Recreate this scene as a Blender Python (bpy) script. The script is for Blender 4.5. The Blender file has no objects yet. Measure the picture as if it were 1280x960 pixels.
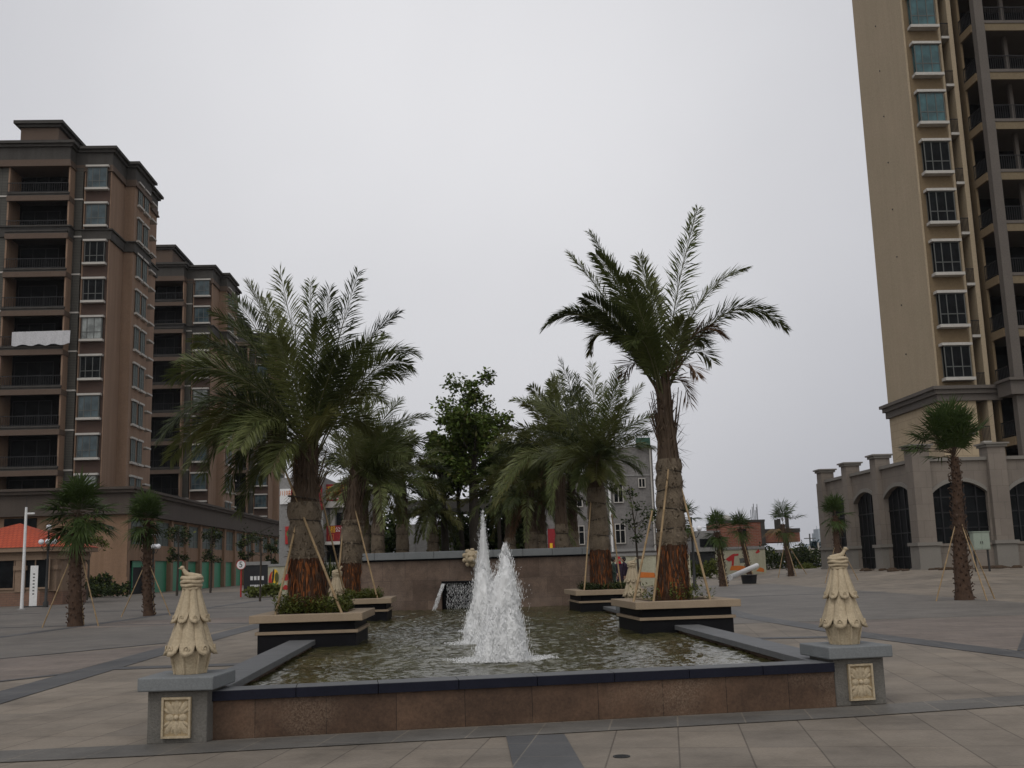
import bpy, bmesh, math, random
from mathutils import Vector, Matrix, noise
S = bpy.context.scene
COL = S.collection
PI = math.pi
R = math.radians
random.seed(7)

# ------------------------------------------------------------------ camera
CF, CH, CP, CR = 1331.0, 1.45, R(9.64), R(1.7)     # focal length in photo pixels, eye height, pitch, roll
_F = Vector((0, math.cos(CP), math.sin(CP)))
_U = Vector((0, -math.sin(CP), math.cos(CP)))
_R = Vector((1, 0, 0))
_X = _R * math.cos(CR) - _U * math.sin(CR)
_Y = _R * math.sin(CR) + _U * math.cos(CR)
def ray(u, v): return _F + _X * ((u - 640) / CF) + _Y * ((480 - v) / CF)
def at(u, v, Y):
    d = ray(u, v); d = d * (Y / d.y); return Vector((d.x, Y, CH + d.z))
def zat(u, v, Y): return at(u, v, Y).z
def xat(u, v, Y): return at(u, v, Y).x

cam_d = bpy.data.cameras.new('camera'); cam = bpy.data.objects.new('camera', cam_d); COL.objects.link(cam)
cam.matrix_world = Matrix(((_X.x, _Y.x, -_F.x, 0), (_X.y, _Y.y, -_F.y, 0), (_X.z, _Y.z, -_F.z, CH), (0, 0, 0, 1)))
cam_d.sensor_width = 36; cam_d.lens = 36 * CF / 1280; cam_d.clip_end = 6000; cam_d.clip_start = 0.1
S.camera = cam

# ------------------------------------------------------------------ materials
def _nt(name):
    m = bpy.data.materials.new(name); m.use_nodes = True
    nt = m.node_tree; return m, nt, nt.nodes['Principled BSDF']
def _noise(nt, vec, scale, detail=5, rough=.6):
    n = nt.nodes.new('ShaderNodeTexNoise'); n.inputs['Scale'].default_value = scale
    n.inputs['Detail'].default_value = detail; n.inputs['Roughness'].default_value = rough
    nt.links.new(vec, n.inputs['Vector']); return n.outputs['Fac']
def _ramp(nt, fac, stops):
    r = nt.nodes.new('ShaderNodeValToRGB'); e = r.color_ramp.elements
    while len(e) < len(stops): e.new(.5)
    for i, (p, c) in enumerate(stops):
        e[i].position = p; e[i].color = (*c, 1) if len(c) == 3 else c
    nt.links.new(fac, r.inputs['Fac']); return r.outputs['Color']
def _mix(nt, fac, a, b, mode='MIX'):
    m = nt.nodes.new('ShaderNodeMix'); m.data_type = 'RGBA'; m.blend_type = mode
    for s, v in ((m.inputs['Factor'], fac), (m.inputs['A'], a), (m.inputs['B'], b)):
        if isinstance(v, (int, float)): s.default_value = v
        elif isinstance(v, tuple): s.default_value = (*v, 1)
        else: nt.links.new(v, s)
    return m.outputs['Result']
def _bump(nt, b, h, strength, dist=.02):
    n = nt.nodes.new('ShaderNodeBump'); n.inputs['Strength'].default_value = strength; n.inputs['Distance'].default_value = dist
    nt.links.new(h, n.inputs['Height']); nt.links.new(n.outputs['Normal'], b.inputs['Normal'])
def g(c, k): return tuple(min(1, x * k) for x in c)

def M(name, c1, c2=None, scale=2.0, rough=.85, bump=.15, bscale=None, spec=.3, stretch=(1, 1, 1), metal=0, sub=0, streak=0):
    """two-tone mottled surface: broad patches, fine grain and a little relief"""
    m, nt, b = _nt(name)
    c2 = c2 or g(c1, .72)
    tc = nt.nodes.new('ShaderNodeTexCoord'); mp = nt.nodes.new('ShaderNodeMapping')
    mp.inputs['Scale'].default_value = stretch
    nt.links.new(tc.outputs['Object'], mp.inputs['Vector']); v = mp.outputs['Vector']
    n1 = _noise(nt, v, scale, 6, .65)
    col = _ramp(nt, n1, [(.3, c2), (.68, c1)])
    if streak:
        m2 = nt.nodes.new('ShaderNodeMapping'); m2.inputs['Scale'].default_value = (1.6, 1.6, .07); nt.links.new(tc.outputs['Object'], m2.inputs['Vector'])
        col = _mix(nt, streak, col, _ramp(nt, _noise(nt, m2.outputs['Vector'], 1.2, 6, .65), [(.35, (.62, .6, .57)), (.62, (1.08, 1.08, 1.08))]), 'MULTIPLY')
    n2 = _noise(nt, v, bscale or scale * 14, 4, .7)
    col = _mix(nt, .35, col, _ramp(nt, n2, [(.3, g(c2, .6)), (.7, g(c1, 1.25))]))
    nt.links.new(col, b.inputs['Base Color'])
    b.inputs['Roughness'].default_value = rough; b.inputs['Specular IOR Level'].default_value = spec
    b.inputs['Metallic'].default_value = metal
    if bump: _bump(nt, b, n2, bump)
    if sub:
        t = nt.nodes.new('ShaderNodeBsdfTranslucent'); nt.links.new(col, t.inputs['Color'])
        mx = nt.nodes.new('ShaderNodeMixShader'); mx.inputs[0].default_value = sub
        nt.links.new(b.outputs[0], mx.inputs[1]); nt.links.new(t.outputs[0], mx.inputs[2])
        nt.links.new(mx.outputs[0], nt.nodes['Material Output'].inputs['Surface'])
    return m

def MB_(name, c1, c2, mortar, w, h, ms=.012, offset=.5, rough=.8, bump=.4, var=.35, spec=.3, uv=True, rot=0, stain=.5, stscale=.35, spots=0):
    """tiles or bricks of real size w x h metres"""
    m, nt, b = _nt(name)
    tc = nt.nodes.new('ShaderNodeTexCoord'); mp = nt.nodes.new('ShaderNodeMapping')
    mp.inputs['Rotation'].default_value = (0, 0, rot)
    nt.links.new(tc.outputs['UV' if uv else 'Object'], mp.inputs['Vector'])
    br = nt.nodes.new('ShaderNodeTexBrick'); br.offset = offset
    nt.links.new(mp.outputs['Vector'], br.inputs['Vector'])
    br.inputs['Scale'].default_value = 1; br.inputs['Brick Width'].default_value = w; br.inputs['Row Height'].default_value = h
    br.inputs['Mortar Size'].default_value = ms; br.inputs['Mortar Smooth'].default_value = .2; br.inputs['Bias'].default_value = 0
    br.inputs['Color1'].default_value = (*c1, 1); br.inputs['Color2'].default_value = (*c2, 1); br.inputs['Mortar'].default_value = (*mortar, 1)
    n1 = _noise(nt, tc.outputs['Object'], stscale, 8, .7)
    col = _mix(nt, stain, br.outputs['Color'], _ramp(nt, n1, [(.32, (.45, .45, .46)), (.66, (1.15, 1.12, 1.1))]), 'MULTIPLY')
    if spots:
        col = _mix(nt, spots, col, _ramp(nt, _noise(nt, tc.outputs['Object'], 1.1, 9, .72), [(.44, (1.08, 1.08, 1.08)), (.56, (.86, .85, .84)), (.68, (.55, .54, .53))]), 'MULTIPLY')
        wn = nt.nodes.new('ShaderNodeTexWhiteNoise'); sn = nt.nodes.new('ShaderNodeVectorMath'); sn.operation = 'SNAP'; sn.inputs[1].default_value = (w, h, 9)
        nt.links.new(mp.outputs['Vector'], sn.inputs[0]); nt.links.new(sn.outputs[0], wn.inputs['Vector'])
        col = _mix(nt, .5, col, _ramp(nt, wn.outputs['Value'], [(0, (.84, .84, .85)), (1, (1.14, 1.12, 1.1))]), 'MULTIPLY')
    n2 = _noise(nt, tc.outputs['Object'], 35, 4, .75)
    col = _mix(nt, var, col, _ramp(nt, n2, [(.3, (.55, .55, .55)), (.7, (1.3, 1.3, 1.3))]), 'MULTIPLY')
    nt.links.new(col, b.inputs['Base Color'])
    b.inputs['Roughness'].default_value = rough; b.inputs['Specular IOR Level'].default_value = spec
    ad = nt.nodes.new('ShaderNodeMath'); ad.operation = 'MULTIPLY_ADD'
    nt.links.new(n2, ad.inputs[0]); ad.inputs[1].default_value = .35
    iv = nt.nodes.new('ShaderNodeMath'); iv.operation = 'SUBTRACT'; iv.inputs[0].default_value = 1
    nt.links.new(br.outputs['Fac'], iv.inputs[1]); nt.links.new(iv.outputs[0], ad.inputs[2])
    _bump(nt, b, ad.outputs[0], bump, .006)
    return m

def MG(name, c, rough=.08, spec=.6):
    m, nt, b = _nt(name)
    tc = nt.nodes.new('ShaderNodeTexCoord')
    n = _noise(nt, tc.outputs['Object'], 1.3, 3)
    nt.links.new(_ramp(nt, n, [(.35, g(c, .6)), (.65, g(c, 1.4))]), b.inputs['Base Color'])
    b.inputs['Roughness'].default_value = rough; b.inputs['Specular IOR Level'].default_value = spec
    _bump(nt, b, n, .05, .05)
    return m

mt = {}
mt['paving'] = MB_('beige_paving', (.238, .204, .163), (.216, .187, .152), (.125, .105, .084), .53, .8, .007, 0, .7, .35, .4, .3, False, R(8), .6, .25, .8)
mt['paving_grey'] = MB_('grey_paving', (.162, .148, .13), (.147, .135, .12), (.1, .09, .08), .6, .3, .008, .5, .65, .3, .4, .35, False, R(4), .6, .2, .6)
mt['paving_pink'] = MB_('pink_paving', (.198, .165, .142), (.18, .152, .131), (.11, .092, .08), .6, .3, .008, .5, .7, .3, .4, .3, False, R(2), .6, .2, .6)
mt['paving_dark'] = MB_('dark_paving', (.084, .086, .088), (.07, .072, .075), (.17, .155, .13), .6, .6, .007, 0, .6, .3, .5, .4, False, R(8), .6, .5, .7)
def granite(name, w, h, c1, c2, dark, off, lite):
    m = MB_(name, c1, c2, dark, w, h, .003, off, .6, .15, .7, .25, True, 0, .9, 1.9)
    nt = m.node_tree; b = nt.nodes['Principled BSDF']; old = b.inputs['Base Color'].links[0].from_socket
    tc = nt.nodes.new('ShaderNodeTexCoord'); n = _noise(nt, tc.outputs['Object'], 1.15, 3, .5); n2 = _noise(nt, tc.outputs['Object'], 55, 3, .8)
    f = _ramp(nt, n, [(.5, (0, 0, 0)), (.72, (.75, .75, .75))])
    k = nt.nodes.new('ShaderNodeMath'); k.operation = 'MULTIPLY'; nt.links.new(f, k.inputs[0]); nt.links.new(_ramp(nt, n2, [(.42, (0, 0, 0)), (.6, (1, 1, 1))]), k.inputs[1])
    nt.links.new(_mix(nt, k.outputs[0], old, lite), b.inputs['Base Color'])
    return m
mt['paving_mid'] = MB_('mid_grey_paving', (.14, .133, .12), (.12, .115, .105), (.2, .18, .15), .6, .7, .008, 0, .6, .3, .5, .3, False, R(8), .6, .5, .8)
mt['granite'] = granite('brown_granite', .62, .9, (.112, .068, .044), (.078, .047, .031), (.02, .014, .01), 0, (.215, .155, .11))
mt['wall_granite'] = granite('wall_granite', .62, .55, (.18, .13, .1), (.12, .083, .063), (.06, .045, .037), .35, (.25, .19, .155))
mt['navy'] = M('dark_polished_coping', (.013, .014, .025), (.008, .009, .016), 3, .5, .05, spec=.12)
mt['coping'] = M('grey_stone_coping', (.13, .133, .137), (.095, .098, .102), 4, .6, .1, 60)
mt['ped_stone'] = M('rough_grey_stone', (.16, .15, .135), (.085, .08, .072), 5, .85, .5, 45)
mt['slab'] = M('grey_slab', (.185, .195, .2), (.14, .15, .155), 3, .7, .15, 70)
mt['carved'] = M('carved_sandstone', (.48, .395, .275), (.33, .265, .175), 7, .85, .35, 55)
mt['carved_dark'] = M('carved_sandstone_ground', (.36, .28, .17), (.27, .2, .115), 8, .9, .35, 60)
mt['black_tile'] = M('black_granite', (.011, .011, .013), (.006, .006, .007), 3, .55, .05, 50, spec=.08)
mt['tan_stone'] = M('tan_sandstone', (.315, .245, .17), (.24, .18, .125), 3, .8, .2, 60)
mt['soil'] = M('soil', (.07, .045, .028), (.035, .022, .014), 6, .95, .6, 40)
mt['leaf'] = M('palm_leaflets', (.105, .122, .04), (.042, .058, .02), 1.6, .55, 0, 20, spec=.14, sub=.2)
mt['leaf_light'] = M('light_leaflets', (.138, .15, .048), (.066, .08, .028), 1.6, .45, 0, 20, spec=.3, sub=.2)  # lighter leaf copy: sky highlights on fronds put into the colour
mt['leaf_deep'] = M('deep_leaflets', (.055, .068, .026), (.025, .034, .014), 1.6, .5, 0, 20, spec=.2, sub=.15)  # darker leaf copy: shaded fronds put into the colour
mt['leaf_y'] = M('yellowing_leaflets', (.12, .115, .03), (.07, .075, .022), 1.6, .6, 0, 20, sub=.25)
mt['leaf_dead'] = M('dead_leaflets', (.15, .085, .045), (.085, .05, .028), 2, .8, 0, 20, sub=.15)
mt['petiole'] = M('leaf_stalks', (.09, .06, .038), (.045, .03, .02), 3, .8, .2, 30, stretch=(1, 1, .2))
mt['rachis'] = M('leaf_midribs', (.11, .11, .045), (.07, .07, .03), 3, .6, 0, 30)
mt['fan'] = M('fan_leaves', (.06, .088, .024), (.024, .042, .013), 2, .5, 0, 20, spec=.12, sub=.18)
mt['fan_dead'] = M('dry_fan_leaves', (.2, .13, .06), (.12, .075, .035), 2, .8, 0, 20, sub=.15)
mt['burlap'] = M('sacking', (.175, .138, .098), (.075, .057, .04), 4.0, .95, .7, 38)
mt['tie'] = M('tie_rope', (.05, .04, .03), (.03, .025, .02), 6, .9, .3)
mt['fibre'] = M('trunk_fibre', (.105, .05, .028), (.012, .009, .008), 16, .95, 1.0, 45, spec=.1, stretch=(1, 1, .1))
mt['fibre_orange'] = M('orange_trunk_fibre', (.26, .09, .032), (.09, .035, .016), 12, .95, .4, 40, spec=.05, stretch=(1, 1, .15))
mt['boot'] = M('leaf_bases', (.085, .05, .032), (.035, .022, .016), 5, .95, .6, 30)
mt['bamboo'] = M('bamboo', (.34, .24, .13), (.22, .15, .08), 4, .6, .1, 30, stretch=(1, 1, .3))
mt['bark'] = M('bark', (.06, .05, .04), (.03, .025, .02), 5, .9, .5, 25, stretch=(1, 1, .3))
mt['broad'] = M('broad_leaves', (.11, .15, .03), (.035, .06, .015), .9, .55, 0, 12, spec=.15, sub=.2)
mt['shrub'] = M('shrub_leaves', (.12, .135, .03), (.05, .065, .018), 4, .6, 0, 20, spec=.12, sub=.2)
mt['dkshrub'] = M('dark_shrub_leaves', (.036, .05, .018), (.016, .026, .01), 3, .6, 0, 20, spec=.1, sub=.12)
mt['pineblue'] = M('bluish_leaves', (.03, .06, .07), (.018, .036, .045), 3, .6, 0, 20, sub=.1)
mt['grass'] = M('rough_grass', (.07, .085, .03), (.04, .05, .018), 3, .9, .4, 30)
mt['l_front'] = MB_('brown_wall_tiles', (.075, .045, .034), (.066, .04, .031), (.045, .03, .024), .3, .1, .008, .5, .75, .2, .2, .3, True, 0, .35, .25)
mt['l_side'] = M('tan_render', (.252, .167, .116), (.21, .139, .097), .35, .9, .05, 12, streak=.6)
mt['p_wall'] = M('brown_shop_render', (.245, .155, .1), (.2, .125, .08), .35, .9, .05, 12, streak=.6)
mt['p_dark'] = M('brown_parapet_render', (.078, .062, .052), (.06, .048, .04), .5, .85, .05, 10, streak=.5)
mt['l_dark'] = M('dark_grey_render', (.056, .052, .048), (.043, .04, .037), .5, .85, .05, 10, streak=.6)
mt['l_trim'] = M('brown_trim', (.105, .074, .056), (.088, .061, .047), .6, .85, .05, 12)
mt['louver'] = MB_('grey_louvre', (.078, .074, .063), (.07, .067, .058), (.026, .025, .023), 3, .14, .022, 0, .7, .5, .2, .3, True, 0, .2)
mt['white'] = M('white_trim', (.44, .42, .39), (.35, .33, .305), 1.5, .7, .05, 14)
mt['white_clean'] = M('white_paint', (.7, .7, .7), (.6, .6, .6), 1.5, .5, .02, 14)
mt['int_dark'] = M('unlit_room', (.008, .007, .007), (.005, .0045, .0045), 1, .95, 0, spec=.05)  # near-black colour stands in for shade in rooms and behind balconies
mt['glass_side'] = M('teal_shop_glass', (.12, .145, .135), (.05, .066, .064), .8, .5, 0, spec=.05)
mt['rail'] = M('dark_railing', (.02, .02, .022), (.014, .014, .016), 3, .5, 0, metal=.4)
mt['glass'] = MG('window_glass', (.045, .066, .076), .12, .28)
mt['glass_curtain'] = MG('curtained_glass', (.19, .205, .2), .2, .3)
mt['glass_blue'] = MG('blue_window_glass', (.025, .075, .085), .1, .4)
mt['glass_dark'] = MG('dark_glass', (.006, .007, .008), .5, .06)
mt['frame'] = M('dark_window_frame', (.09, .095, .09), (.07, .074, .07), 3, .5, 0)
mt['r_cream'] = M('cream_render', (.375, .298, .21), (.325, .268, .184), .3, .9, .05, 9, streak=.22)
mt['r_tan'] = M('ochre_render', (.175, .127, .075), (.145, .105, .062), .5, .9, .05, 9)
mt['r_tile'] = MB_('cream_stone_tiles', (.4, .32, .215), (.37, .295, .2), (.27, .21, .14), .6, .5, .015, .5, .8, .25, .25, .3, True, 0, .3, .3)
mt['r_grey'] = M('greybrown_render', (.115, .1, .088), (.09, .078, .07), .5, .85, .05, 10)
mt['r_slab'] = M('ochre_slab_edge', (.165, .128, .08), (.13, .1, .062), 1, .85, .05)
mt['a_stone'] = MB_('arcade_stone', (.2, .172, .146), (.175, .15, .128), (.12, .105, .09), .75, .95, .01, .5, .8, .2, .3, .3, True, 0, .4, .4)
mt['a_trim'] = M('arcade_trim', (.2, .185, .165), (.16, .148, .132), 1, .8, .1, 20)
mt['green_shutter'] = MB_('green_shutter', (.025, .27, .14), (.022, .24, .125), (.012, .13, .07), 6, .1, .02, 0, .5, .5, .2, .4, True, 0, .3)
mt['red_tile'] = MB_('red_roof_tiles', (.42, .075, .03), (.36, .06, .026), (.2, .03, .015), .25, .3, .02, .5, .7, .6, .3, .3, True, 0, .3)
mt['guard'] = M('guardhouse_stone', (.24, .17, .12), (.19, .13, .09), 1.5, .85, .2, 14)
mt['guard_brick'] = MB_('guardhouse_brick', (.21, .12, .085), (.18, .105, .075), (.12, .09, .07), .3, .12, .01, .5, .85, .3, .3, .3)
mt['concrete'] = M('raw_concrete', (.24, .235, .23), (.16, .157, .153), .6, .9, .2, 8)
mt['cement'] = M('cement_render', (.215, .205, .2), (.095, .09, .09), .9, .92, .25, 7, streak=.6)
mt['brick'] = MB_('red_brick', (.25, .085, .05), (.19, .062, .04), (.2, .15, .12), .5, .16, .02, .5, .9, .3, .4, .3, True, 0, .5, .4)
mt['cream_wall'] = M('painted_boundary_wall', (.40, .385, .29), (.33, .315, .235), .7, .9, .1, 9, streak=.6)
mt['red'] = M('red_sign', (.24, .012, .018), (.17, .009, .013), 2, .5, 0)
mt['redpaint'] = M('red_paint', (.38, .03, .03), (.3, .022, .022), 2, .8, 0)
mt['yellow'] = M('yellow_paint', (.7, .42, .02), (.6, .36, .02), 3, .6, 0)
mt['orange'] = M('orange_paint', (.55, .16, .03), (.42, .12, .025), 3, .8, 0)
mt['greenpaint'] = M('green_paint', (.07, .23, .06), (.05, .17, .045), 3, .8, 0)
mt['black'] = M('black_board', (.016, .017, .02), (.011, .012, .014), 2, .5, 0)
mt['globe'] = M('lamp_globe', (.75, .75, .78), (.7, .7, .74), 3, .25, 0)
mt['iron'] = M('dark_iron', (.03, .03, .03), (.02, .02, .02), 4, .6, .1)
mt['cabinet'] = M('pale_green_metal', (.26, .3, .25), (.22, .26, .215), 2, .5, .03)
mt['netting'] = M('green_netting', (.035, .085, .062), (.025, .062, .045), 4, .9, .3)
mt['bluegrey'] = M('haze_tinted_tower', (.3, .34, .38), (.26, .3, .34), .05, .9, 0)  # pale blue of distance haze is mixed into this wall colour
mt['cloth'] = M('white_sheet', (.5, .5, .52), (.42, .42, .44), 2, .9, .3, 8)
mt['skin'] = M('skin', (.4, .24, .17), (.36, .21, .15), 5, .6, 0)
mt['jacket_purple'] = M('dark_jacket', (.035, .022, .04), (.025, .016, .03), 8, .9, .1)
mt['jacket_green'] = M('dark_green_jacket', (.03, .05, .04), (.022, .036, .03), 8, .9, .1)
mt['hood'] = M('red_hood', (.4, .012, .022), (.32, .01, .018), 8, .8, .1)
mt['hair'] = M('black_hair', (.012, .011, .011), (.008, .008, .008), 8, .6, .1)
mt['car'] = M('grey_car_paint', (.3, .31, .33), (.27, .28, .3), 1, .3, 0, spec=.5)
mt['tyre'] = M('tyre', (.02, .02, .02), (.015, .015, .015), 5, .9, 0)

def spray_mat():
    m, nt, b = _nt('white_water')
    b.inputs['Base Color'].default_value = (.95, .955, .96, 1); b.inputs['Roughness'].default_value = .5; b.inputs['Specular IOR Level'].default_value = .2
    t = nt.nodes.new('ShaderNodeBsdfTranslucent'); t.inputs['Color'].default_value = (.97, .975, .98, 1)
    mx = nt.nodes.new('ShaderNodeMixShader'); mx.inputs[0].default_value = .3
    nt.links.new(b.outputs[0], mx.inputs[1]); nt.links.new(t.outputs[0], mx.inputs[2])
    nt.links.new(mx.outputs[0], nt.nodes['Material Output'].inputs['Surface'])
    return m
mt['spray'] = spray_mat()
def water_mat():
    m, nt, b = _nt('pool_water')
    tc = nt.nodes.new('ShaderNodeTexCoord')
    n = _noise(nt, tc.outputs['Object'], .7, 5)
    nt.links.new(_ramp(nt, n, [(.35, (.035, .033, .012)), (.65, (.07, .064, .026))]), b.inputs['Base Color'])
    b.inputs['Roughness'].default_value = .06; b.inputs['IOR'].default_value = 1.33; b.inputs['Specular IOR Level'].default_value = .5
    n2 = _noise(nt, tc.outputs['Object'], 7, 4, .6); _bump(nt, b, n2, .5, .03)
    return m
mt['water'] = water_mat()

# ------------------------------------------------------------------ mesh builder
class MB:
    def __init__(s): s.v = []; s.f = []; s.m = []; s.sm = []
    def add(s, vs, fs, m=0, smooth=False):
        o = len(s.v); s.v += [tuple(p) for p in vs]
        for f in fs: s.f.append(tuple(i + o for i in f)); s.m.append(m); s.sm.append(smooth)
    def box(s, x0, x1, y0, y1, z0, z1, m=0):
        s.add([(x0, y0, z0), (x1, y0, z0), (x1, y1, z0), (x0, y1, z0), (x0, y0, z1), (x1, y0, z1), (x1, y1, z1), (x0, y1, z1)],
              [(0, 3, 2, 1), (4, 5, 6, 7), (0, 1, 5, 4), (1, 2, 6, 5), (2, 3, 7, 6), (3, 0, 4, 7)], m); return s
    def prism(s, poly, z0, z1, m=0):
        n = len(poly)
        s.add([(x, y, z0) for x, y in poly] + [(x, y, z1) for x, y in poly],
              [tuple(range(n - 1, -1, -1)), tuple(range(n, 2 * n))] + [(i, (i + 1) % n, n + (i + 1) % n, n + i) for i in range(n)], m); return s
    def slabxz(s, poly, y0, y1, m=0):
        n = len(poly)      # polygon drawn in x-z, given thickness in y
        s.add([(x, y0, z) for x, z in poly] + [(x, y1, z) for x, z in poly],
              [tuple(range(n)), tuple(range(2 * n - 1, n - 1, -1))] + [(i, n + i, n + (i + 1) % n, (i + 1) % n) for i in range(n)], m); return s
    def tube(s, pts, rad, n=8, m=0, smooth=True, cap=True):
        pts = [Vector(p) for p in pts]
        if not isinstance(rad, (list, tuple)): rad = [rad] * len(pts)
        vs = []; prev = None
        for i, p in enumerate(pts):
            d = (pts[min(i + 1, len(pts) - 1)] - pts[max(i - 1, 0)]).normalized()
            a = prev if prev else (Vector((1, 0, 0)) if abs(d.x) < .8 else Vector((0, 1, 0)))
            a = (a - d * a.dot(d)).normalized(); prev = a; b = d.cross(a)
            for k in range(n):
                t = 2 * PI * k / n; vs.append(p + (a * math.cos(t) + b * math.sin(t)) * rad[i])
        fs = []
        for i in range(len(pts) - 1):
            for k in range(n):
                fs.append((i * n + k, i * n + (k + 1) % n, (i + 1) * n + (k + 1) % n, (i + 1) * n + k))
        s.add(vs, fs, m, smooth)
        if cap: s.add(vs[:n], [tuple(range(n - 1, -1, -1))], m); s.add(vs[-n:], [tuple(range(n))], m)
        return s
    def lathe(s, prof, n=16, c=(0, 0, 0), m=0, smooth=True, jit=None):
        vs = []
        for (r, z) in prof:
            for k in range(n):
                t = 2 * PI * k / n; rr = r * (jit(t, z) if jit else 1)
                vs.append((c[0] + rr * math.cos(t), c[1] + rr * math.sin(t), c[2] + z))
        fs = []
        for i in range(len(prof) - 1):
            for k in range(n):
                fs.append((i * n + k, i * n + (k + 1) % n, (i + 1) * n + (k + 1) % n, (i + 1) * n + k))
        s.add(vs, fs, m, smooth)
        s.add(vs[:n], [tuple(range(n - 1, -1, -1))], m); s.add(vs[-n:], [tuple(range(n))], m); return s
    def ball(s, c, r, n=12, m=0, sc=(1, 1, 1)):
        prof = [(math.sin(PI * i / n), -math.cos(PI * i / n)) for i in range(1, n)]
        o = len(s.v); s.lathe(prof, n + 4, (0, 0, 0), m)
        for i in range(o, len(s.v)):
            p = s.v[i]; s.v[i] = (c[0] + p[0] * r * sc[0], c[1] + p[1] * r * sc[1], c[2] + p[2] * r * sc[2])
        return s
    def rot(s, a, c=(0, 0), start=0):
        ca, sa = math.cos(a), math.sin(a)
        for i in range(start, len(s.v)):
            x, y, z = s.v[i]; x -= c[0]; y -= c[1]; s.v[i] = (c[0] + x * ca - y * sa, c[1] + x * sa + y * ca, z)
        return s
    def build(s, name, mats, parent=None, o=(0, 0, 0), bevel=0):
        me = bpy.data.meshes.new(name)
        me.from_pydata([(x - o[0], y - o[1], z - o[2]) for x, y, z in s.v], [], s.f)
        mats = mats if isinstance(mats, (list, tuple)) else [mats]
        for a in mats: me.materials.append(mt[a])
        me.polygons.foreach_set('material_index', s.m); me.polygons.foreach_set('use_smooth', s.sm)
        uv = me.uv_layers.new(name='UVMap').data
        for p in me.polygons:
            nx, ny, nz = (abs(q) for q in p.normal)
            for li in p.loop_indices:
                c = me.vertices[me.loops[li].vertex_index].co
                uv[li].uv = (c.x, c.y) if nz >= nx and nz >= ny else ((c.y, c.z) if nx >= ny else (c.x, c.z))
        me.update()
        ob = bpy.data.objects.new(name, me); COL.objects.link(ob)
        if parent: ob.parent = parent
        else: ob.location = o
        if bevel:
            md = ob.modifiers.new('bevel', 'BEVEL'); md.width = bevel; md.segments = 2; md.limit_method = 'ANGLE'
        return ob

def tag(o, label, cat, group=None):
    o['label'] = label; o['category'] = cat
    if group: o['group'] = group
    return o
def thing(name, label, cat, loc=(0, 0, 0), rz=0, group=None):
    e = bpy.data.objects.new(name, None); COL.objects.link(e); e.location = loc; e.rotation_euler = (0, 0, rz); e.empty_display_size = .2
    return tag(e, label, cat, group)
def struct(o): o['kind'] = 'structure'; return o
def stuff(o, label, cat): o['kind'] = 'stuff'; return tag(o, label, cat)
def copy_tree(o, parent=None):
    c = o.copy(); COL.objects.link(c)
    if parent: c.parent = parent
    for ch in o.children: copy_tree(ch, c)
    return c
def instance(o, parent, loc):
    c = copy_tree(o, parent); c.location = loc; return c
def text_mesh(name, body, size, mat, parent, M4, extrude=.008):
    cu = bpy.data.curves.new(name, 'FONT'); cu.body = body; cu.size = size; cu.extrude = extrude
    cu.align_x = 'CENTER'; cu.align_y = 'CENTER'; cu.resolution_u = 2
    to = bpy.data.objects.new(name + '_tmp', cu); COL.objects.link(to)
    me = bpy.data.meshes.new_from_object(to.evaluated_get(bpy.context.evaluated_depsgraph_get()))
    bpy.data.objects.remove(to); me.name = name
    me.materials.clear(); me.materials.append(mt[mat])
    ob = bpy.data.objects.new(name, me); COL.objects.link(ob)
    ob.matrix_local = M4
    if parent: ob.parent = parent
    return ob
def upright(x, y, z): return Matrix.Translation((x, y, z)) @ Matrix.Rotation(PI / 2, 4, 'X')

# ------------------------------------------------------------------ world and sun
def world():
    w = bpy.data.worlds.new('World'); S.world = w; w.use_nodes = True
    nt = w.node_tree; bg = nt.nodes['Background']
    sky = nt.nodes.new('ShaderNodeTexSky'); sky.sky_type = 'NISHITA'; sky.sun_disc = False
    sky.sun_elevation = R(SUN_EL); sky.sun_rotation = R(SUN_AZ); sky.dust_density = 6; sky.air_density = 1.5
    hs = nt.nodes.new('ShaderNodeHueSaturation'); hs.inputs['Saturation'].default_value = .12
    nt.links.new(sky.outputs[0], hs.inputs['Color'])
    tc = nt.nodes.new('ShaderNodeTexCoord'); vm = nt.nodes.new('ShaderNodeVectorMath'); vm.operation = 'DOT_PRODUCT'
    nt.links.new(tc.outputs['Generated'], vm.inputs[0])
    el, az = R(26), R(-4)
    vm.inputs[1].default_value = (math.sin(az) * math.cos(el), math.cos(az) * math.cos(el), math.sin(el))
    # bright patch ahead, dimmed towards frame edges, brightest behind to light front faces
    cr = nt.nodes.new('ShaderNodeMapRange'); cr.inputs['From Min'].default_value = -1; nt.links.new(vm.outputs['Value'], cr.inputs['Value'])
    ramp = _ramp(nt, cr.outputs[0], [(0, (1.0, .99, .97)), (.42, (.78, .775, .775)), (.7, (.35, .358, .395)), (.86, (.355, .363, .4)), (.93, (.485, .492, .53)), (1, (.745, .745, .77))])
    n = _noise(nt, tc.outputs['Generated'], 1.6, 4, .5)
    cl = _mix(nt, .6, ramp, _ramp(nt, n, [(.3, (.82, .825, .84)), (.7, (1.1, 1.1, 1.1))]), 'MULTIPLY')
    sc = nt.nodes.new('ShaderNodeVectorMath'); sc.operation = 'SCALE'; sc.inputs['Scale'].default_value = 10
    nt.links.new(cl, sc.inputs[0])
    mx = _mix(nt, .96, hs.outputs[0], sc.outputs[0])
    nt.links.new(mx, bg.inputs['Color']); bg.inputs['Strength'].default_value = .1
SUN_EL, SUN_AZ = 56, 205
world()
sd = bpy.data.lights.new('sun', 'SUN'); sd.energy = .95; sd.angle = R(34); sd.color = (1, .97, .93)
so = bpy.data.objects.new('sun', sd); COL.objects.link(so)
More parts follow.
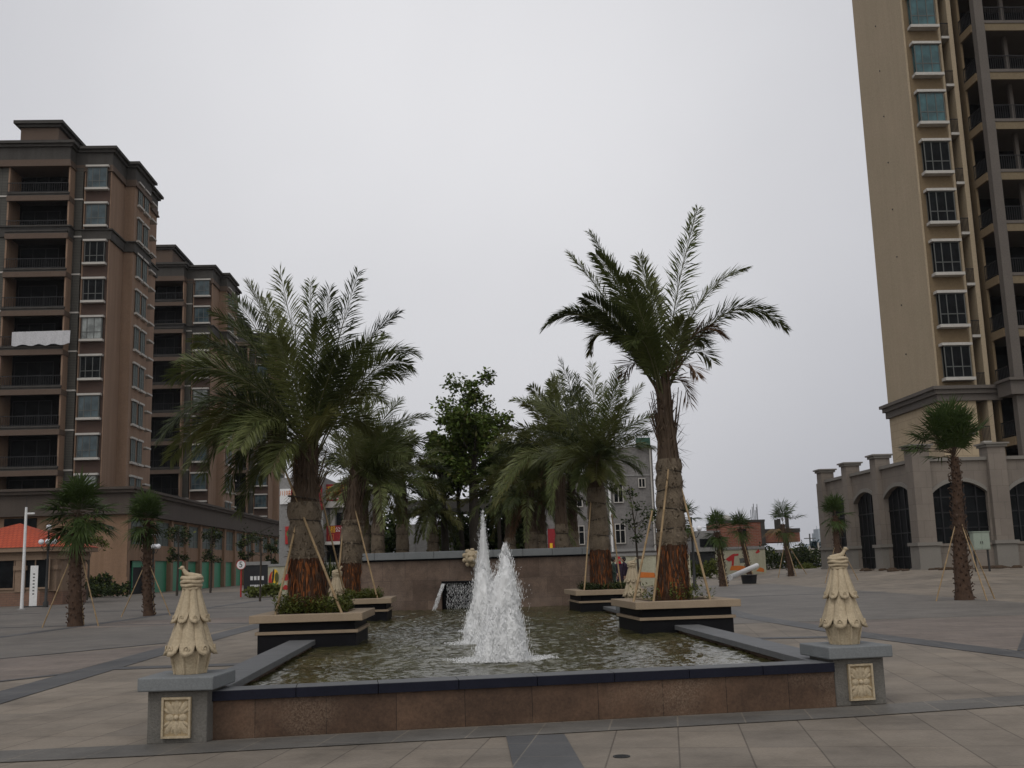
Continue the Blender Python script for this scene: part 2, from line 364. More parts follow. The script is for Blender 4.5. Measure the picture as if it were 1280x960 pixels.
_sd = Vector((math.sin(R(SUN_AZ)) * math.cos(R(SUN_EL)), math.cos(R(SUN_AZ)) * math.cos(R(SUN_EL)), math.sin(R(SUN_EL))))
so.rotation_euler = _sd.to_track_quat('Z', 'Y').to_euler()
S.view_settings.view_transform = 'Standard'; S.view_settings.look = 'None'; S.view_settings.exposure = 0; S.view_settings.gamma = 1
S.view_settings.use_curve_mapping = False
S.render.engine = 'CYCLES'
S.cycles.use_denoising = True; S.cycles.max_bounces = 8; S.cycles.diffuse_bounces = 6; S.cycles.transparent_max_bounces = 8; S.cycles.caustics_reflective = False

# ------------------------------------------------------------------ ground
def sstep(a, b, x):
    t = max(0, min(1, (x - a) / (b - a))); return t * t * (3 - 2 * t)
def gz(x, y): return .5 * sstep(15, 23, x) * sstep(40, 60, y)
def ground():
    xs = [-3000, -1200, -500, -200, -100, -60, -40, -25, -15, -8, 0, 8, 12] + [14 + i for i in range(13)] + [30, 40, 60, 100, 200, 500, 1200, 3000]
    ys = [-300, -100, -40, -15, 0, 8, 15, 25, 35] + [38 + i * 2 for i in range(13)] + [70, 80, 95, 120, 160, 220, 300, 500, 1000, 2500, 5000]
    b = MB(); n = len(xs)
    b.add([(x, y, gz(x, y)) for y in ys for x in xs],
          [(j * n + i, j * n + i + 1, (j + 1) * n + i + 1, (j + 1) * n + i) for j in range(len(ys) - 1) for i in range(n - 1)])
    struct(b.build('plaza_ground', 'paving'))
ground()
def sheet(name, poly, mat, h):
    b = MB(); b.prism(poly, h - .003, h); return struct(b.build(name, mat))
sheet('grey_paving_area', [(-60, 15.0), (-9.9, 20.3), (-7.75, 23.6), (-7.7, 31.6), (-7.9, 60), (-12, 84.5), (-60, 84.5)], 'paving_grey', .004)
sheet('pink_paving_area', [(-30, 12.2), (-7.6, 15.9), (-7.05, 16.6), (-7.3, 23), (-9.86, 20.2), (-30, 17.8)], 'paving_pink', .004)
sheet('pink_paving_strip', [(-7.6, 31.8), (-13.4, 31.5), (-13.4, 35.5), (-7.7, 36.5)], 'paving_pink', .006)
sheet('grey_paving_apron', [(4.2, 24.5), (14, 24.5), (14, 60), (3.2, 60), (3.4, 44)], 'paving_grey', .004)
sheet('pink_paving_court', [(6.5, 22.2), (10, 22.2), (13, 24.3), (5.9, 24.3)], 'paving_pink', .004)
sheet('pink_paving_bay', [(7.0, 16.2), (14, 18), (14, 24.3), (6.2, 24.3), (6.1, 22)], 'paving_pink', .005)
def band(pts, w, h=.008, mat='paving_dark'):
    pts = [Vector((x, y)) for x, y in pts]; L = []; Rr = []
    for i, p in enumerate(pts):
        d = (pts[min(i + 1, len(pts) - 1)] - pts[max(i - 1, 0)]).normalized(); n = Vector((-d.y, d.x)) * w / 2
        L.append(p + n); Rr.append(p - n)
    sheet('dark_paving_band', [tuple(p) for p in Rr] + [tuple(p) for p in reversed(L)], mat, h)
band([(-5.9, 4), (-6.53, 13.78), (-6.93, 21.19), (-7.2, 29), (-7.6, 60)], .62)
band([(-40, 16.6), (-9.68, 20.35), (-7.66, 23.62)], .14, .009)
band([(-40, 10.5), (-7.55, 15.9), (-6.9, 16.9)], .2, .009)
band([(-13.6, 20), (-13.2, 33), (-13.6, 60)], .4, .0085)
band([(-50, 33.6), (-13.6, 33.4), (-7.6, 31.6)], .3, .0095)
band([(-50, 47), (-8, 46)], .35, .0095)
band([(-6.6, 17.5), (-4.3, 17.6)], .45, .0095)
band([(-30, 7.6), (-4.5, 9.2), (-3.1, 9.33), (.0, 9.82), (2.9, 10.3), (5, 10.8), (30, 15)], .6, .0092, 'paving_mid')
band([(.11, 9.5), (.2, 7.6), (.4, 2)], .5, .0085)
band([(5.85, 31), (5.7, 27.7), (6.15, 21.5), (6.35, 19.5), (7.05, 15.2), (7.6, 11.5)], .6)
band([(4.2, 19.9), (6.1, 19.6)], .4, .0095)
band([(3.6, 41), (14.2, 42)], .35, .0095)
sheet('dark_paving_corner', [(7.25, 16.0), (13, 17), (13, 23.5), (10.2, 21.9)], 'paving_dark', .0105)

# ------------------------------------------------------------------ pool
def xl(y): return -2.3 - .06 * y          # middle line of the left rim
def xr(y): return 3.75 - .06 * y
WZ = .30
FA, FB = Vector((-2.75, 9.79)), Vector((3.05, 10.71))
FD = (FB - FA).normalized(); FN = Vector((-FD.y, FD.x))
def fquad(a0, a1, t0, t1, z0, z1, b, m=0):
    p = [FA + FD * a0 + FN * t0, FA + FD * a1 + FN * t0, FA + FD * a1 + FN * t1, FA + FD * a0 + FN * t1]
    b.prism([tuple(q) for q in p], z0, z1, m)
FLEN = (FB - FA).length
def pool():
    O = (0.1, 10.3, 0)
    t = thing('pool_front_wall', 'low brown granite wall with dark coping along the front of the pool', 'wall', O)
    b = MB(); fquad(0, FLEN, 0, .24, 0, .335, b); b.build('wall_face', 'granite', t, O)
    b = MB(); n = 8
    for i in range(n):
        fquad(FLEN * i / n + .003, FLEN * (i + 1) / n - .003, -.035, .30, .337, .42, b)
        fquad(FLEN * i / n + .003, FLEN * (i + 1) / n - .003, -.02, .29, .42, .424, b, 1)
    b.build('coping', ['navy', 'coping'], t, O, .006)
    for fx, y0, y1, lab in ((xl, 10.0, 16.55, 'left pool rim of grey stone between carved pedestal and near planter'),
                            (xr, 10.9, 17.55, 'right pool rim of grey stone between carved pedestal and near planter'),
                            (xl, 18.6, 24.2, 'left pool rim of grey stone between the near and far planters'),
                            (xr, 19.6, 25.8, 'right pool rim of grey stone between the near and far planters'),
                            (xl, 26.2, 29.9, 'left pool rim of grey stone from far planter to rear wall'),
                            (xr, 27.8, 29.9, 'right pool rim of grey stone from far planter to rear wall')):
        O2 = (fx(y0), y0, 0); t2 = thing('pool_rim', lab, 'wall', O2, group='stone rims along the pool sides')
        b = MB(); b.prism([(fx(y0) - .14, y0), (fx(y0) + .14, y0), (fx(y1) + .14, y1), (fx(y1) - .14, y1)], 0, .345); b.build('rim_wall', 'granite', t2, O2)
        b = MB(); n = max(2, round((y1 - y0) / .9))
        for i in range(n):
            a, c = y0 + (y1 - y0) * i / n + .003, y0 + (y1 - y0) * (i + 1) / n - .003
            b.prism([(fx(a) - .2, a), (fx(a) + .2, a), (fx(c) + .2, c), (fx(c) - .2, c)], .348, .42)
        b.build('coping', 'coping', t2, O2, .006)
    # water with standing ripples
    b = MB(); ny, nx = 640, 180
    jets = [(-.21, 13.45), (-.55, 16.6), (-.62, 19.4)]
    def wh(x, y):
        h = .014 * noise.noise((x * 1.7, y * 1.2, 0)) + .022 * noise.noise((x * 4.8, y * 4.2, 3)) + .019 * noise.noise((x * 9.5, y * 9, 8)) + .008 * noise.noise((x * 19, y * 17, 5))
        for jx, jy in jets:
            d = math.hypot(x - jx, y - jy); h += .02 * math.exp(-d * .8) * math.sin(d * 13)
        return WZ + h * .8
    vs = []
    for j in range(ny + 1):
        for i in range(nx + 1):
            u = i / nx; w = (j / ny)
            x0 = -2.6 + 5.5 * u; yf = 9.79 + .16 * (x0 + 2.75) + .26
            y = yf + (29.98 - yf) * w
            x = xl(y) + .13 + (xr(y) - xl(y) - .26) * u
            vs.append((x, y, wh(x, y)))
    b.add(vs, [(j * (nx + 1) + i, j * (nx + 1) + i + 1, (j + 1) * (nx + 1) + i + 1, (j + 1) * (nx + 1) + i) for j in range(ny) for i in range(nx)], 0, True)
    struct(b.build('water', 'water'))
    # rear wall with cascade niche
    O = (-1.05, 30, 0); t = thing('pool_rear_wall', 'tall brown granite wall with cascade niche behind the fountain', 'wall', O)
    x0, x1, n0, n1 = -4.7, 2.55, -2.12, -.42
    b = MB(); b.box(x0, n0, 30, 30.4, 0, 1.68); b.box(n1, x1, 30, 30.4, 0, 1.68); b.box(n0, n1, 30, 30.4, 1.06, 1.68)
    b.build('wall_face', 'wall_granite', t, O)
    b = MB(); b.box(n0, n1, 30.34, 30.39, 0, 1.06); b.box(n0, n1, 30.005, 30.1, 1.0, 1.058); b.build('niche', 'black_tile', t, O)
    b = MB(); n = 9
    for i in range(n): b.box(x0 - .08 + (x1 - x0 + .16) * i / n + .003, x0 - .08 + (x1 - x0 + .16) * (i + 1) / n - .003, 29.9, 30.5, 1.683, 1.88)
    b.build('coping', 'slab', t, O, .01)
    b = MB(); b.box(x0 - .04, x1 + .04, 29.95, 30.45, 1.64, 1.681); b.build('painted_coping_shadow', 'black_tile', t, O)  # black strip painted in as the shade below the coping
    # carved spout head on the coping
    O = (-1.27, 29.83, 1.55); t = thing('carved_spout_head', 'cream carved stone head on the coping of the rear pool wall', 'carving', O)
    b = MB(); b.ball((-1.27, 29.83, 1.68), .2, 10, 0, (.95, .85, 1.1)); b.ball((-1.27, 29.66, 1.62), .1, 8, 0, (1, 1, .8)); b.build('head', 'carved', t, O)
    b = MB()
    for k in range(9):
        a = PI * 2 * k / 9; b.ball((-1.27 + .19 * math.cos(a), 29.8, 1.68 + .2 * math.sin(a)), .07, 6)
    b.build('mane', 'carved', t, O)
    b = MB()
    for s in (-1, 1): b.ball((-1.27 + s * .07, 29.655, 1.74), .025, 6)
    b.build('eyes', 'carved_dark', t, O)
pool()

# ------------------------------------------------------------------ spray
def spindle(b, c, L, w, d=Vector((0, 0, 1))):
    d = d.normalized(); a = d.orthogonal().normalized(); e = d.cross(a); c = Vector(c)
    vs = [c + d * L, c + a * w, c + e * w, c - a * w, c - e * w, c - d * L]
    b.add(vs, [(0, 1, 2), (0, 2, 3), (0, 3, 4), (0, 4, 1), (5, 2, 1), (5, 3, 2), (5, 4, 3), (5, 1, 4)], 0, True)
def jet(x, y, H, Rb, N, label, seed, lean=0, pw=1.5):
    rnd = random.Random(seed); O = (x, y, WZ)
    t = thing('fountain_jet', label, 'water jet', O, group='white water jets in the pool')
    b = MB()
    subs = [(0, 0, H, Rb * .62, pw)]
    for k in range(13):
        a = k * 2.4 + rnd.uniform(-.4, .4); d = Rb * (.28 + .5 * ((k + .5) / 13) ** .7)
        subs.append((d * math.cos(a), d * math.sin(a), H * max(.14, (1 - (d / Rb * .92) ** 1.5) * rnd.uniform(.68, 1.02)), Rb * rnd.uniform(.26, .42), rnd.uniform(1.6, 2.6)))
    for si, (ox, oy, h, r0, p) in enumerate(subs):
        def env(q, a):
            k = noise.noise((math.cos(a) * 1.6 + seed * 7 + si, math.sin(a) * 1.6, q * 3.2 * h)) + .6 * noise.noise((math.cos(a) * 4 + seed, math.sin(a) * 4 + si, q * 6 * h))
            return (r0 * max(0, 1 - q ** p) ** .9 + .006) * (1 + (.25 + .4 * q) * k * min(1, q * 3))
        def ctr(q): return x + ox * (.75 + .25 * (1 - q)) + lean * q * h / H, y + oy * (.75 + .25 * (1 - q))
        n, seg = 34, 22; vs = []
        for j in range(n + 1):
            q = .95 * j / n; cx, cy = ctr(q)
            for k in range(seg):
                a = 2 * PI * k / seg; r = env(q, a) * (.74 + .2 * noise.noise((math.cos(a) * 4 + si, math.sin(a) * 4, q * 4 + seed)) + .16 * noise.noise((math.cos(a) * 9, math.sin(a) * 9, q * 5)))
                vs.append((cx + r * math.cos(a), cy + r * math.sin(a), WZ + q * h))
        b.add(vs, [(j * seg + k, j * seg + (k + 1) % seg, (j + 1) * seg + (k + 1) % seg, (j + 1) * seg + k) for j in range(n) for k in range(seg)], 0, True)
        for i in range(int(N * .11 * (r0 / Rb + h / H))):
            q = rnd.random() ** 1.2; a = rnd.random() * 2 * PI; e = env(q, a); u = rnd.random()
            r = e * (.6 + .5 * u) if u < .93 else e * rnd.uniform(1.0, 1.5) + .035 * rnd.random()
            cx, cy = ctr(q); big = rnd.random() ** 2.5
            spindle(b, (cx + r * math.cos(a), cy + r * math.sin(a), WZ + min(1.05, q * rnd.uniform(1, 1.08)) * h), .006 + .05 * rnd.random() ** 2.5, .0018 + .0042 * big,
                    Vector((.3 * math.cos(a) * rnd.random(), .3 * math.sin(a) * rnd.random(), 1)))
    b.build('spray', 'spray', t, O)
    b = MB()
    for i in range(N // 6):
        r = Rb * (.6 + .95 * rnd.random() ** 2); a = rnd.random() * 2 * PI; k = 1 + .3 * noise.noise((math.cos(a) * 2, math.sin(a) * 2, seed))
        c = Vector((x + r * k * math.cos(a) * 1.25, y + r * k * math.sin(a) * .85, WZ + .012 + .02 * rnd.random() ** 3))
        spindle(b, c, .004 + .03 * rnd.random() ** 3, .002 + .005 * rnd.random(), Vector((rnd.uniform(-1, 1), rnd.uniform(-1, 1), .15)))
    b.build('foam', 'spray', t, O)
jet(-.21, 13.45, 1.34, .35, 26000, 'nearest white water jet, widest, bursting in front of the others', 1, .06, 3.0)
jet(-.53, 16.4, 1.16, .31, 15000, 'short middle water jet with blunt top, partly hidden by nearest jet', 2, 0, 3.2)
jet(-.62, 19.4, 2.02, .26, 18000, 'tallest farthest water jet with a thin pointed top', 3, .02, 1.9)
def cascade():
    rnd = random.Random(5); O = (-1.27, 29.9, WZ); b = MB()
    for i in range(3200):
        q = rnd.random(); xx = -2.08 + 1.62 * rnd.random()
        if rnd.random() < .25: xx = -2.1 + .1 * rnd.random()
        z = .75 * (1 - q); y = 30.12 - .3 * q ** .6 - .12 * rnd.random() * q - .25*(1 if xx<-1.98 else 0)*q
        spindle(b, (xx - .25 * q * (xx < -1.98), y, WZ + z), .008 + .03 * rnd.random(), .002 + .0035 * rnd.random())
    tag(b.build('cascade', 'spray', None, O), 'thin water curtain falling in dark niche of rear wall', 'waterfall')
cascade()

# ------------------------------------------------------------------ pedestals and carved finials
def pedestal(cx, cy, rz, label, cap=1.0):
    t = thing('pedestal', label, 'pedestal', (cx, cy, 0), rz, 'stone pedestals at the pool corners')
    b = MB(); b.box(-.265, .265, -.265, .265, 0, .45); b.build('body', 'ped_stone', t, bevel=.012)
    b = MB(); b.box(-.335, .335, -.335, .335, .452, .57); b.build('cap', 'slab', t, bevel=.012)
    p = MB(); w, h, zc = .128, .172, .225; y = -.275
    p.box(-w, w, y - .006, y + .012, zc - h, zc + h, 1)
    for x0, x1, z0, z1 in ((-w, w, zc + h - .018, zc + h), (-w, w, zc - h, zc - h + .018), (-w, -w + .018, zc - h + .019, zc + h - .019), (w - .018, w, zc - h + .019, zc + h - .019)):
        p.box(x0, x1, y - .026, y - .0065, z0, z1)
    def petal(a, r0, r1, wd, th=.02):
        d = Vector((math.cos(a), math.sin(a))); e = Vector((-d.y, d.x)); pts = []
        n = 8
        for i in range(n):
            q = 2 * PI * i / n; pts.append(d * ((r0 + r1) / 2 + (r1 - r0) / 2 * math.cos(q)) + e * wd * math.sin(q))
        o = len(p.v)
        p.add([(q.x, y - .0065, zc + q.y) for q in pts] + [(d.x * (r0 + r1) / 2, y - .0065 - th, zc + d.y * (r0 + r1) / 2)],
              [((i + 1) % n, i, n) for i in range(n)], 0, True)
    for k in range(4):
        petal(PI / 2 * k, .02, .098 if k % 2 == 0 else .15, .032); petal(math.atan2(.148, .108) * (1 if k in (0, 2) else -1) + PI * (k // 2), .035, .172, .03)
        for s in (-1, 1): petal(math.atan2(.148, .108) * (1 if k in (0, 2) else -1) + PI * (k // 2) + s * .36, .06, .142, .017)
    p.ball((0, y - .008, zc), .024, 8, 0, (1, .8, 1))
    p.build('carved_panel', ['carved', 'carved_dark'], t)
    return t
pedestal(-3.0, 9.9, R(-2), 'grey stone pedestal with flower panel at left front pool corner')
pedestal(3.27, 11.03, R(10), 'grey stone pedestal with flower panel at right front pool corner')
for cx, cy, lab in ((xl(21.5), 21.5, 'grey stone pedestal half hidden behind near left planter'), (xr(22.6), 22.6, 'grey stone pedestal half hidden behind near right planter')):
    pedestal(cx, cy, R(3), lab)

def finial(loc, rz, label):
    t = thing('carved_finial', label, 'carving', loc, rz, 'carved cream stone finials on the pedestals')
    b = MB(); b.lathe([(.133, 0), (.136, .01), (.15, .1), (.172, .2), (.15, .22)], 8, (0, 0, 0), 0, False)
    for k in range(8):
        a = 2 * PI * (k + .0) / 8; b.tube([(.136 * math.cos(a), .136 * math.sin(a), .005), (.174 * math.cos(a), .174 * math.sin(a), .2)], .012, 6)
    b.build('pot', 'carved', t)
    def tier(name, z1, r1, z0, r0, n, sc, boss, off):
        b = MB(); NU, NV = 10, 12
        for k in range(n):
            a0 = 2 * PI * (k + off) / n; hw = PI / n * 1.0
            vs = []
            for layer in (0, 1):
                for j in range(NV + 1):
                    for i in range(NU + 1):
                        s = i / NU * 2 - 1; w = j / NV
                        zb = z0 - sc * math.sqrt(max(0, 1 - s * s)) + sc * .25
                        z = z1 + (zb - z1) * w
                        q = (z1 - z) / (z1 - (z0 - sc * .75))
                        r = r1 + (r0 - r1) * q ** 1.15
                        r += (.012 + .014 * q) * (1 - s * s) - (.018 if layer else 0)
                        r += .006 * math.cos(s * 9) * (1 - abs(s)) * q     # feather ribs
                        if w > .9 and not layer: r += .006
                        a = a0 + hw * s * .985
                        vs.append((r * math.cos(a), r * math.sin(a), z))
            m = (NU + 1) * (NV + 1); fs = []
            for j in range(NV):
                for i in range(NU):
                    p = j * (NU + 1) + i
                    fs.append((p, p + NU + 1, p + NU + 2, p + 1)); fs.append((m + p, m + p + 1, m + p + NU + 2, m + p + NU + 1))
            for i in range(NU):
                p = NV * (NU + 1) + i; fs.append((p, m + p, m + p + 1, p + 1))
            b.add(vs, fs, 0, True)
            # rosette near the petal tip
            zc = z0 - sc * .15; q = (z1 - zc) / (z1 - (z0 - sc * .75)); rc = r1 + (r0 - r1) * q ** 1.15 + .026
            e = Vector((-math.sin(a0), math.cos(a0), 0)); c = Vector((rc * math.cos(a0), rc * math.sin(a0), zc))
            ring = [c + e * boss * .8 * math.cos(x) + Vector((0, 0, boss * 1.2 * math.sin(x))) for x in [2 * PI * i / 10 for i in range(11)]]
            b.tube(ring, boss * .3, 5); b.ball(c, boss * .5, 6, 0, (1, 1, 1.4))
        b.build(name, 'carved', t)
    tier('lower_petals', .60, .088, .245, .192, 8, .10, .026, .25)
    tier('upper_petals', .79, .066, .535, .137, 8, .085, .018, .75)
    b = MB(); b.lathe([(.1, .2), (.11, .4), (.075, .62), (.06, .8)], 12); b.build('core', 'carved', t)
    b = MB()
    for z, r in ((.795, .062), (.825, .074), (.858, .08), (.89, .078)):
        pts = [(r * math.cos(a) * (1 + .05 * math.sin(5 * a + z * 90)), r * math.sin(a), z + .006 * math.sin(3 * a + z * 70)) for a in [2 * PI * i / 18 for i in range(19)]]
        b.tube(pts, .021, 7)
    b.lathe([(.06, .78), (.07, .9), (.03, .915)], 10); b.build('crown', 'carved', t)
    b = MB(); b.tube([(-.085, 0, .912), (-.05, 0, .908), (0, 0, .915), (.045, 0, .93), (.07, 0, .965), (.082, 0, .985)], [.014, .026, .03, .024, .017, .014], 8)
    t.scale = (1.06, 1.06, .95)
    b.ball((.088, 0, .992), .021, 8); b.tube([(.1, 0, .992), (.122, 0, .985)], [.009, .002], 6); b.build('bird', 'carved', t)
    return t
f1 = finial((3.27, 11.03, .57), R(10), 'cream carved feather finial on right front pedestal')
def fin_copy(loc, rz, label):
    c = copy_tree(f1); c.location = loc; c.rotation_euler = (0, 0, rz); c['label'] = label
fin_copy((-2.99, 9.92, .57), R(176), 'cream carved feather finial on left front pedestal')
fin_copy((xl(21.5), 21.5, .57), R(30), 'cream carved finial behind near left planter and its wrapped palm')
fin_copy((xr(22.6), 22.6, .57), R(10), 'cream carved finial between right planters, in front of pale wall')

# ------------------------------------------------------------------ leaves
def blade(b, p, d, L, w, side, m=0):
    mid = p + d * (L * .45)
    b.add([p, mid + side * w, p + d * L, mid - side * w], [(0, 1, 2, 3)], m)
def frond(b, P0, P1, P2, leaf, n, rnd, m=0, mr=2, start=.22, w=.011, dens=1.0, rr=.014):
    P0, P1, P2 = Vector(P0), Vector(P1), Vector(P2)
    def pt(t): return P0 * (1 - t) ** 2 + P1 * 2 * t * (1 - t) + P2 * t * t
    def dr(t): return ((P1 - P0) * (1 - t) + (P2 - P1) * t).normalized()
    b.tube([pt(i / 8) for i in range(9)], [rr * (1 - .8 * i / 8) for i in range(9)], 4, mr, True, False)
    roll = rnd.uniform(-.7, .7)
    for i in range(n):
        t = start + (1 - start) * (i + rnd.random() * .5) / n
        p = pt(t); d = dr(t); up = Vector((0, 0, 1)) if abs(d.z) < .93 else Vector((rnd.uniform(-1, 1), rnd.uniform(-1, 1), .2))
        sd_ = d.cross(up)
        if sd_.length < 1e-3: sd_ = Vector((1, 0, 0))
        sd_.normalize(); nm = sd_.cross(d).normalized()
        sd2 = sd_ * math.cos(roll) + nm * math.sin(roll); nm2 = nm * math.cos(roll) - sd_ * math.sin(roll)
        prof = min(1, .55 + 1.6 * (t - start)) * (1 - .62 * max(0, (t - .55) / .45) ** 1.5)
        for s in (-1, 1):
            if rnd.random() > dens: continue
            fw = .8 + .7 * t + rnd.uniform(-.2, .2); pl = rnd.choice((-.15, .15, .4, .7))
            q = sd2 * s + d * fw + nm2 * (pl + rnd.uniform(-.18, .18)) + Vector((0, 0, -.1 - .22 * rnd.random()))
            q.normalize(); tw = (nm2 + sd2 * s * rnd.uniform(-.6, .6)).cross(q)
            if tw.length < 1e-3: continue
            L = leaf * prof * rnd.uniform(.8, 1.15); tw.normalize(); mid = p + q * (L * .5)
            b.add([p, mid + tw * w, p + q * L - Vector((0, 0, L * rnd.uniform(.03, .22))), mid - tw * w], [(0, 1, 2, 3)], m)
LM = ['leaf', 'leaf_y', 'rachis', 'leaf_dead', 'petiole', 'leaf_light', 'leaf_deep']

def stake(p_top, p_foot, label, r=.024, grp='bamboo poles propping the palms'):
    p_top, p_foot = Vector(p_top), Vector(p_foot); d = (p_foot - p_top).normalized(); b = MB()
    L = (p_foot - p_top).length; n = max(4, int(L / .35)); pts = []; rad = []
    for i in range(n):
        a = i / n; pts += [p_top + d * L * a, p_top + d * L * (a + .93 / n), p_top + d * L * (a + .965 / n)]; rad += [r * (.8 + .2 * a), r * (.8 + .2 * a), r * 1.18]
    pts.append(p_foot); rad.append(r)
    pts[0] = p_top - d * .25
    b.tube(pts, rad, 7)
    tag(b.build('bamboo_stake', 'bamboo', None, tuple(p_foot)), label, 'stake', grp)

def wrapped_trunk(t, O, base, top, r0, r1, z_bare, ties, seed, wrapm='burlap'):
    """fibrous bare foot, sacking with tie ropes above"""
    rnd = random.Random(seed); base, top = Vector(base), Vector(top); H = (top - base).length
    nz = int(H / .06) + 4; seg = 22; vs = []; fb = MB(); wb = MB()
    def rad(z, a):
        q = z / H; r = r0 + (r1 - r0) * q
        if z < z_bare:
            k = noise.noise((math.cos(a) * 4 + seed, math.sin(a) * 4, z * 2.2)); r *= 1 + .12 * k + .07 * noise.noise((math.cos(a) * 9, math.sin(a) * 9, z * 1.2))
            r *= 1 + .1 * max(0, 1 - z / .25)
        else:
            r *= 1.02 + .09 * noise.noise((math.cos(a) * 2.2 + seed * 3, math.sin(a) * 2.2, z * 2.6)) + .045 * noise.noise((math.cos(a) * 6, math.sin(a) * 6, z * 5))
            ed = [z_bare] + list(ties) + [H]
            for e0, e1 in zip(ed, ed[1:]):
                if e0 <= z <= e1: q2 = (z - e0) / max(.01, e1 - e0); r *= .95 + .1 * math.sin(PI * min(1, q2 * 1.15)) ** .6 + .03 * (1 - q2)
        return r
    def ring(z):
        c = base + (top - base) * (z / H); return [(c.x + rad(z, 2 * PI * k / seg) * math.cos(2 * PI * k / seg), c.y + rad(z, 2 * PI * k / seg) * math.sin(2 * PI * k / seg), c.z) for k in range(seg)]
    def skin(b, z0, z1):
        n = max(3, int((z1 - z0) / .05)); vs = []
        for i in range(n + 1): vs += ring(z0 + (z1 - z0) * i / n)
        b.add(vs, [(i * seg + k, i * seg + (k + 1) % seg, (i + 1) * seg + (k + 1) % seg, (i + 1) * seg + k) for i in range(n) for k in range(seg)], 0, True)
        b.add(vs[-seg:], [tuple(range(seg))], 0)
    tr = MB(); skin(tr, 0, z_bare)
    for i in range(int(760 * min(1, z_bare)) if z_bare > .3 else 0):     # split husks and hanging fibre standing off the core
        a = rnd.random() * 2 * PI; z = rnd.random() * z_bare; c = base + (top - base) * (z / H); rr = rad(z, a) * rnd.uniform(.97, 1.05)
        p = Vector((c.x + rr * math.cos(a), c.y + rr * math.sin(a), c.z)); q = Vector((math.cos(a) * rnd.uniform(.02, .3), math.sin(a) * rnd.uniform(.02, .3), -1 if rnd.random() < .75 else 1)).normalized()
        L = .08 + .22 * rnd.random(); L = min(L, max(.05, (z_bare - z) if q.z > 0 else L))
        blade(tr, p - q * .03, q, L, .006 + .016 * rnd.random(), Vector((-math.sin(a), math.cos(a), rnd.uniform(-.2, .2))).normalized(), rnd.choice((0, 1, 1, 2)) if rnd.random() < .8 else 2)
    trunk = tr.build('trunk', ['fibre', 'boot', 'fibre_orange'], t, O)
    if H > z_bare + .1:
        skin(wb, z_bare - .02, H)
        for i in range(260):             # frayed sacking
            a = rnd.random() * 2 * PI; z = rnd.uniform(z_bare, H); z = z if rnd.random() < .6 else min(H, rnd.choice(list(ties) + [z_bare + .03]) + rnd.gauss(0, .03))
            c = base + (top - base) * (z / H); rr = rad(z, a); p = Vector((c.x + rr * math.cos(a), c.y + rr * math.sin(a), c.z)); q = Vector((math.cos(a) * .5, math.sin(a) * .5, rnd.uniform(-1, .6))).normalized()
            blade(wb, p - q * .02, q, .05 + .09 * rnd.random(), .008 + .016 * rnd.random(), Vector((-math.sin(a), math.cos(a), rnd.uniform(-.4, .4))).normalized())
        w = wb.build('sacking_wrap', wrapm, t, O)
        for zt in ties:
            tb = MB()
            c = base + (top - base) * (zt / H); n = 20; tl = rnd.uniform(-.05, .05)
            tb.tube([(c.x + (rad(zt, a) + .006) * math.cos(a), c.y + (rad(zt, a) + .006) * math.sin(a), c.z + tl * math.cos(a)) for a in [2 * PI * k / n for k in range(n + 1)]], .014, 5)
            tb.build('tie', 'tie', w, O)

def date_palm(name, label, base, top, crown, r0, r1, z_bare, ties, fronds, seed, leaf=.42, n=62, lw=.0098, group='feathery date palms', bundle=True, jitter=.5):
    """base/top: trunk foot and top; crown: where the fronds part; fronds: (tip, control, depth, material)"""
    rnd = random.Random(seed); O = tuple(base)
    t = thing(name, label, 'palm tree', O, group=group)
    wrapped_trunk(t, O, base, top, r0, r1, z_bare, ties, seed)
    top, crown = Vector(top), Vector(crown); b = MB()
    if bundle:                               # tied leaf stalks rising from the wrap
        b.tube([top - Vector((0, 0, .1)), top.lerp(crown, .5), crown + Vector((0, 0, .05))], [r1 * .95, r1 * .62, r1 * .5], 12)
        for i in range(64):
            a = rnd.random() * 2 * PI; q = rnd.random() ** .5
            p0 = top + Vector((math.cos(a) * r1 * q, math.sin(a) * r1 * q, -.15)); e = crown + Vector((math.cos(a) * .13 * q, math.sin(a) * .13 * q, rnd.uniform(-.15, .5)))
            mid = p0.lerp(e, .45) + Vector((math.cos(a), math.sin(a), 0)) * (-.03) * q
            b.tube([p0, mid, e], [.028, .02, .011], 5)
            if rnd.random() < .3: b.tube([p0.lerp(mid, .6), p0.lerp(e, .7) + Vector((math.cos(a), math.sin(a), .3)) * rnd.uniform(.1, .22)], [.016, .006], 4)
        for i in range(170):
            a = rnd.random() * 2 * PI; z = rnd.random(); c = top.lerp(crown, z * .95); r = r1 * (1.05 - .45 * z)
            blade(b, c + Vector((math.cos(a) * r * .8, math.sin(a) * r * .8, 0)), Vector((math.cos(a) * .5, math.sin(a) * .5, rnd.uniform(-.9, .9))).normalized(), .12 + .25 * rnd.random(), .012, Vector((-math.sin(a), math.cos(a), 0)))
    else:
        b.tube([top - Vector((0, 0, .1)), (top + crown) / 2, crown], [r1, r1 * .7, r1 * .3], 10)
    b.build('leaf_stalks', 'petiole', t, O)
    b = MB()
    for fr in fronds:
        tip, ctl, m, dens = fr
        if m == 0: m = rnd.choice((0, 0, 5, 5, 5, 6))
        P0 = crown + Vector((rnd.uniform(-.1, .1), rnd.uniform(-.1, .1), rnd.uniform(-.35, .1)))
        frond(b, P0, ctl, tip, leaf * rnd.uniform(.88, 1.1), n, rnd, m, 3 if m == 3 else 2, .16, lw, dens, .016)
    b.build('crown', LM, t, O)
    return t
def px_fronds(lst, Y, rnd, extra=None):
    out = []
    for tu, tv, cu, cv, dy, *r in lst:
        m = r[0] if r else 0; dens = r[1] if len(r) > 1 else 1
        out.append((at(tu, tv, Y + dy), at(cu, cv, Y + dy * .45), m, dens))
    return out
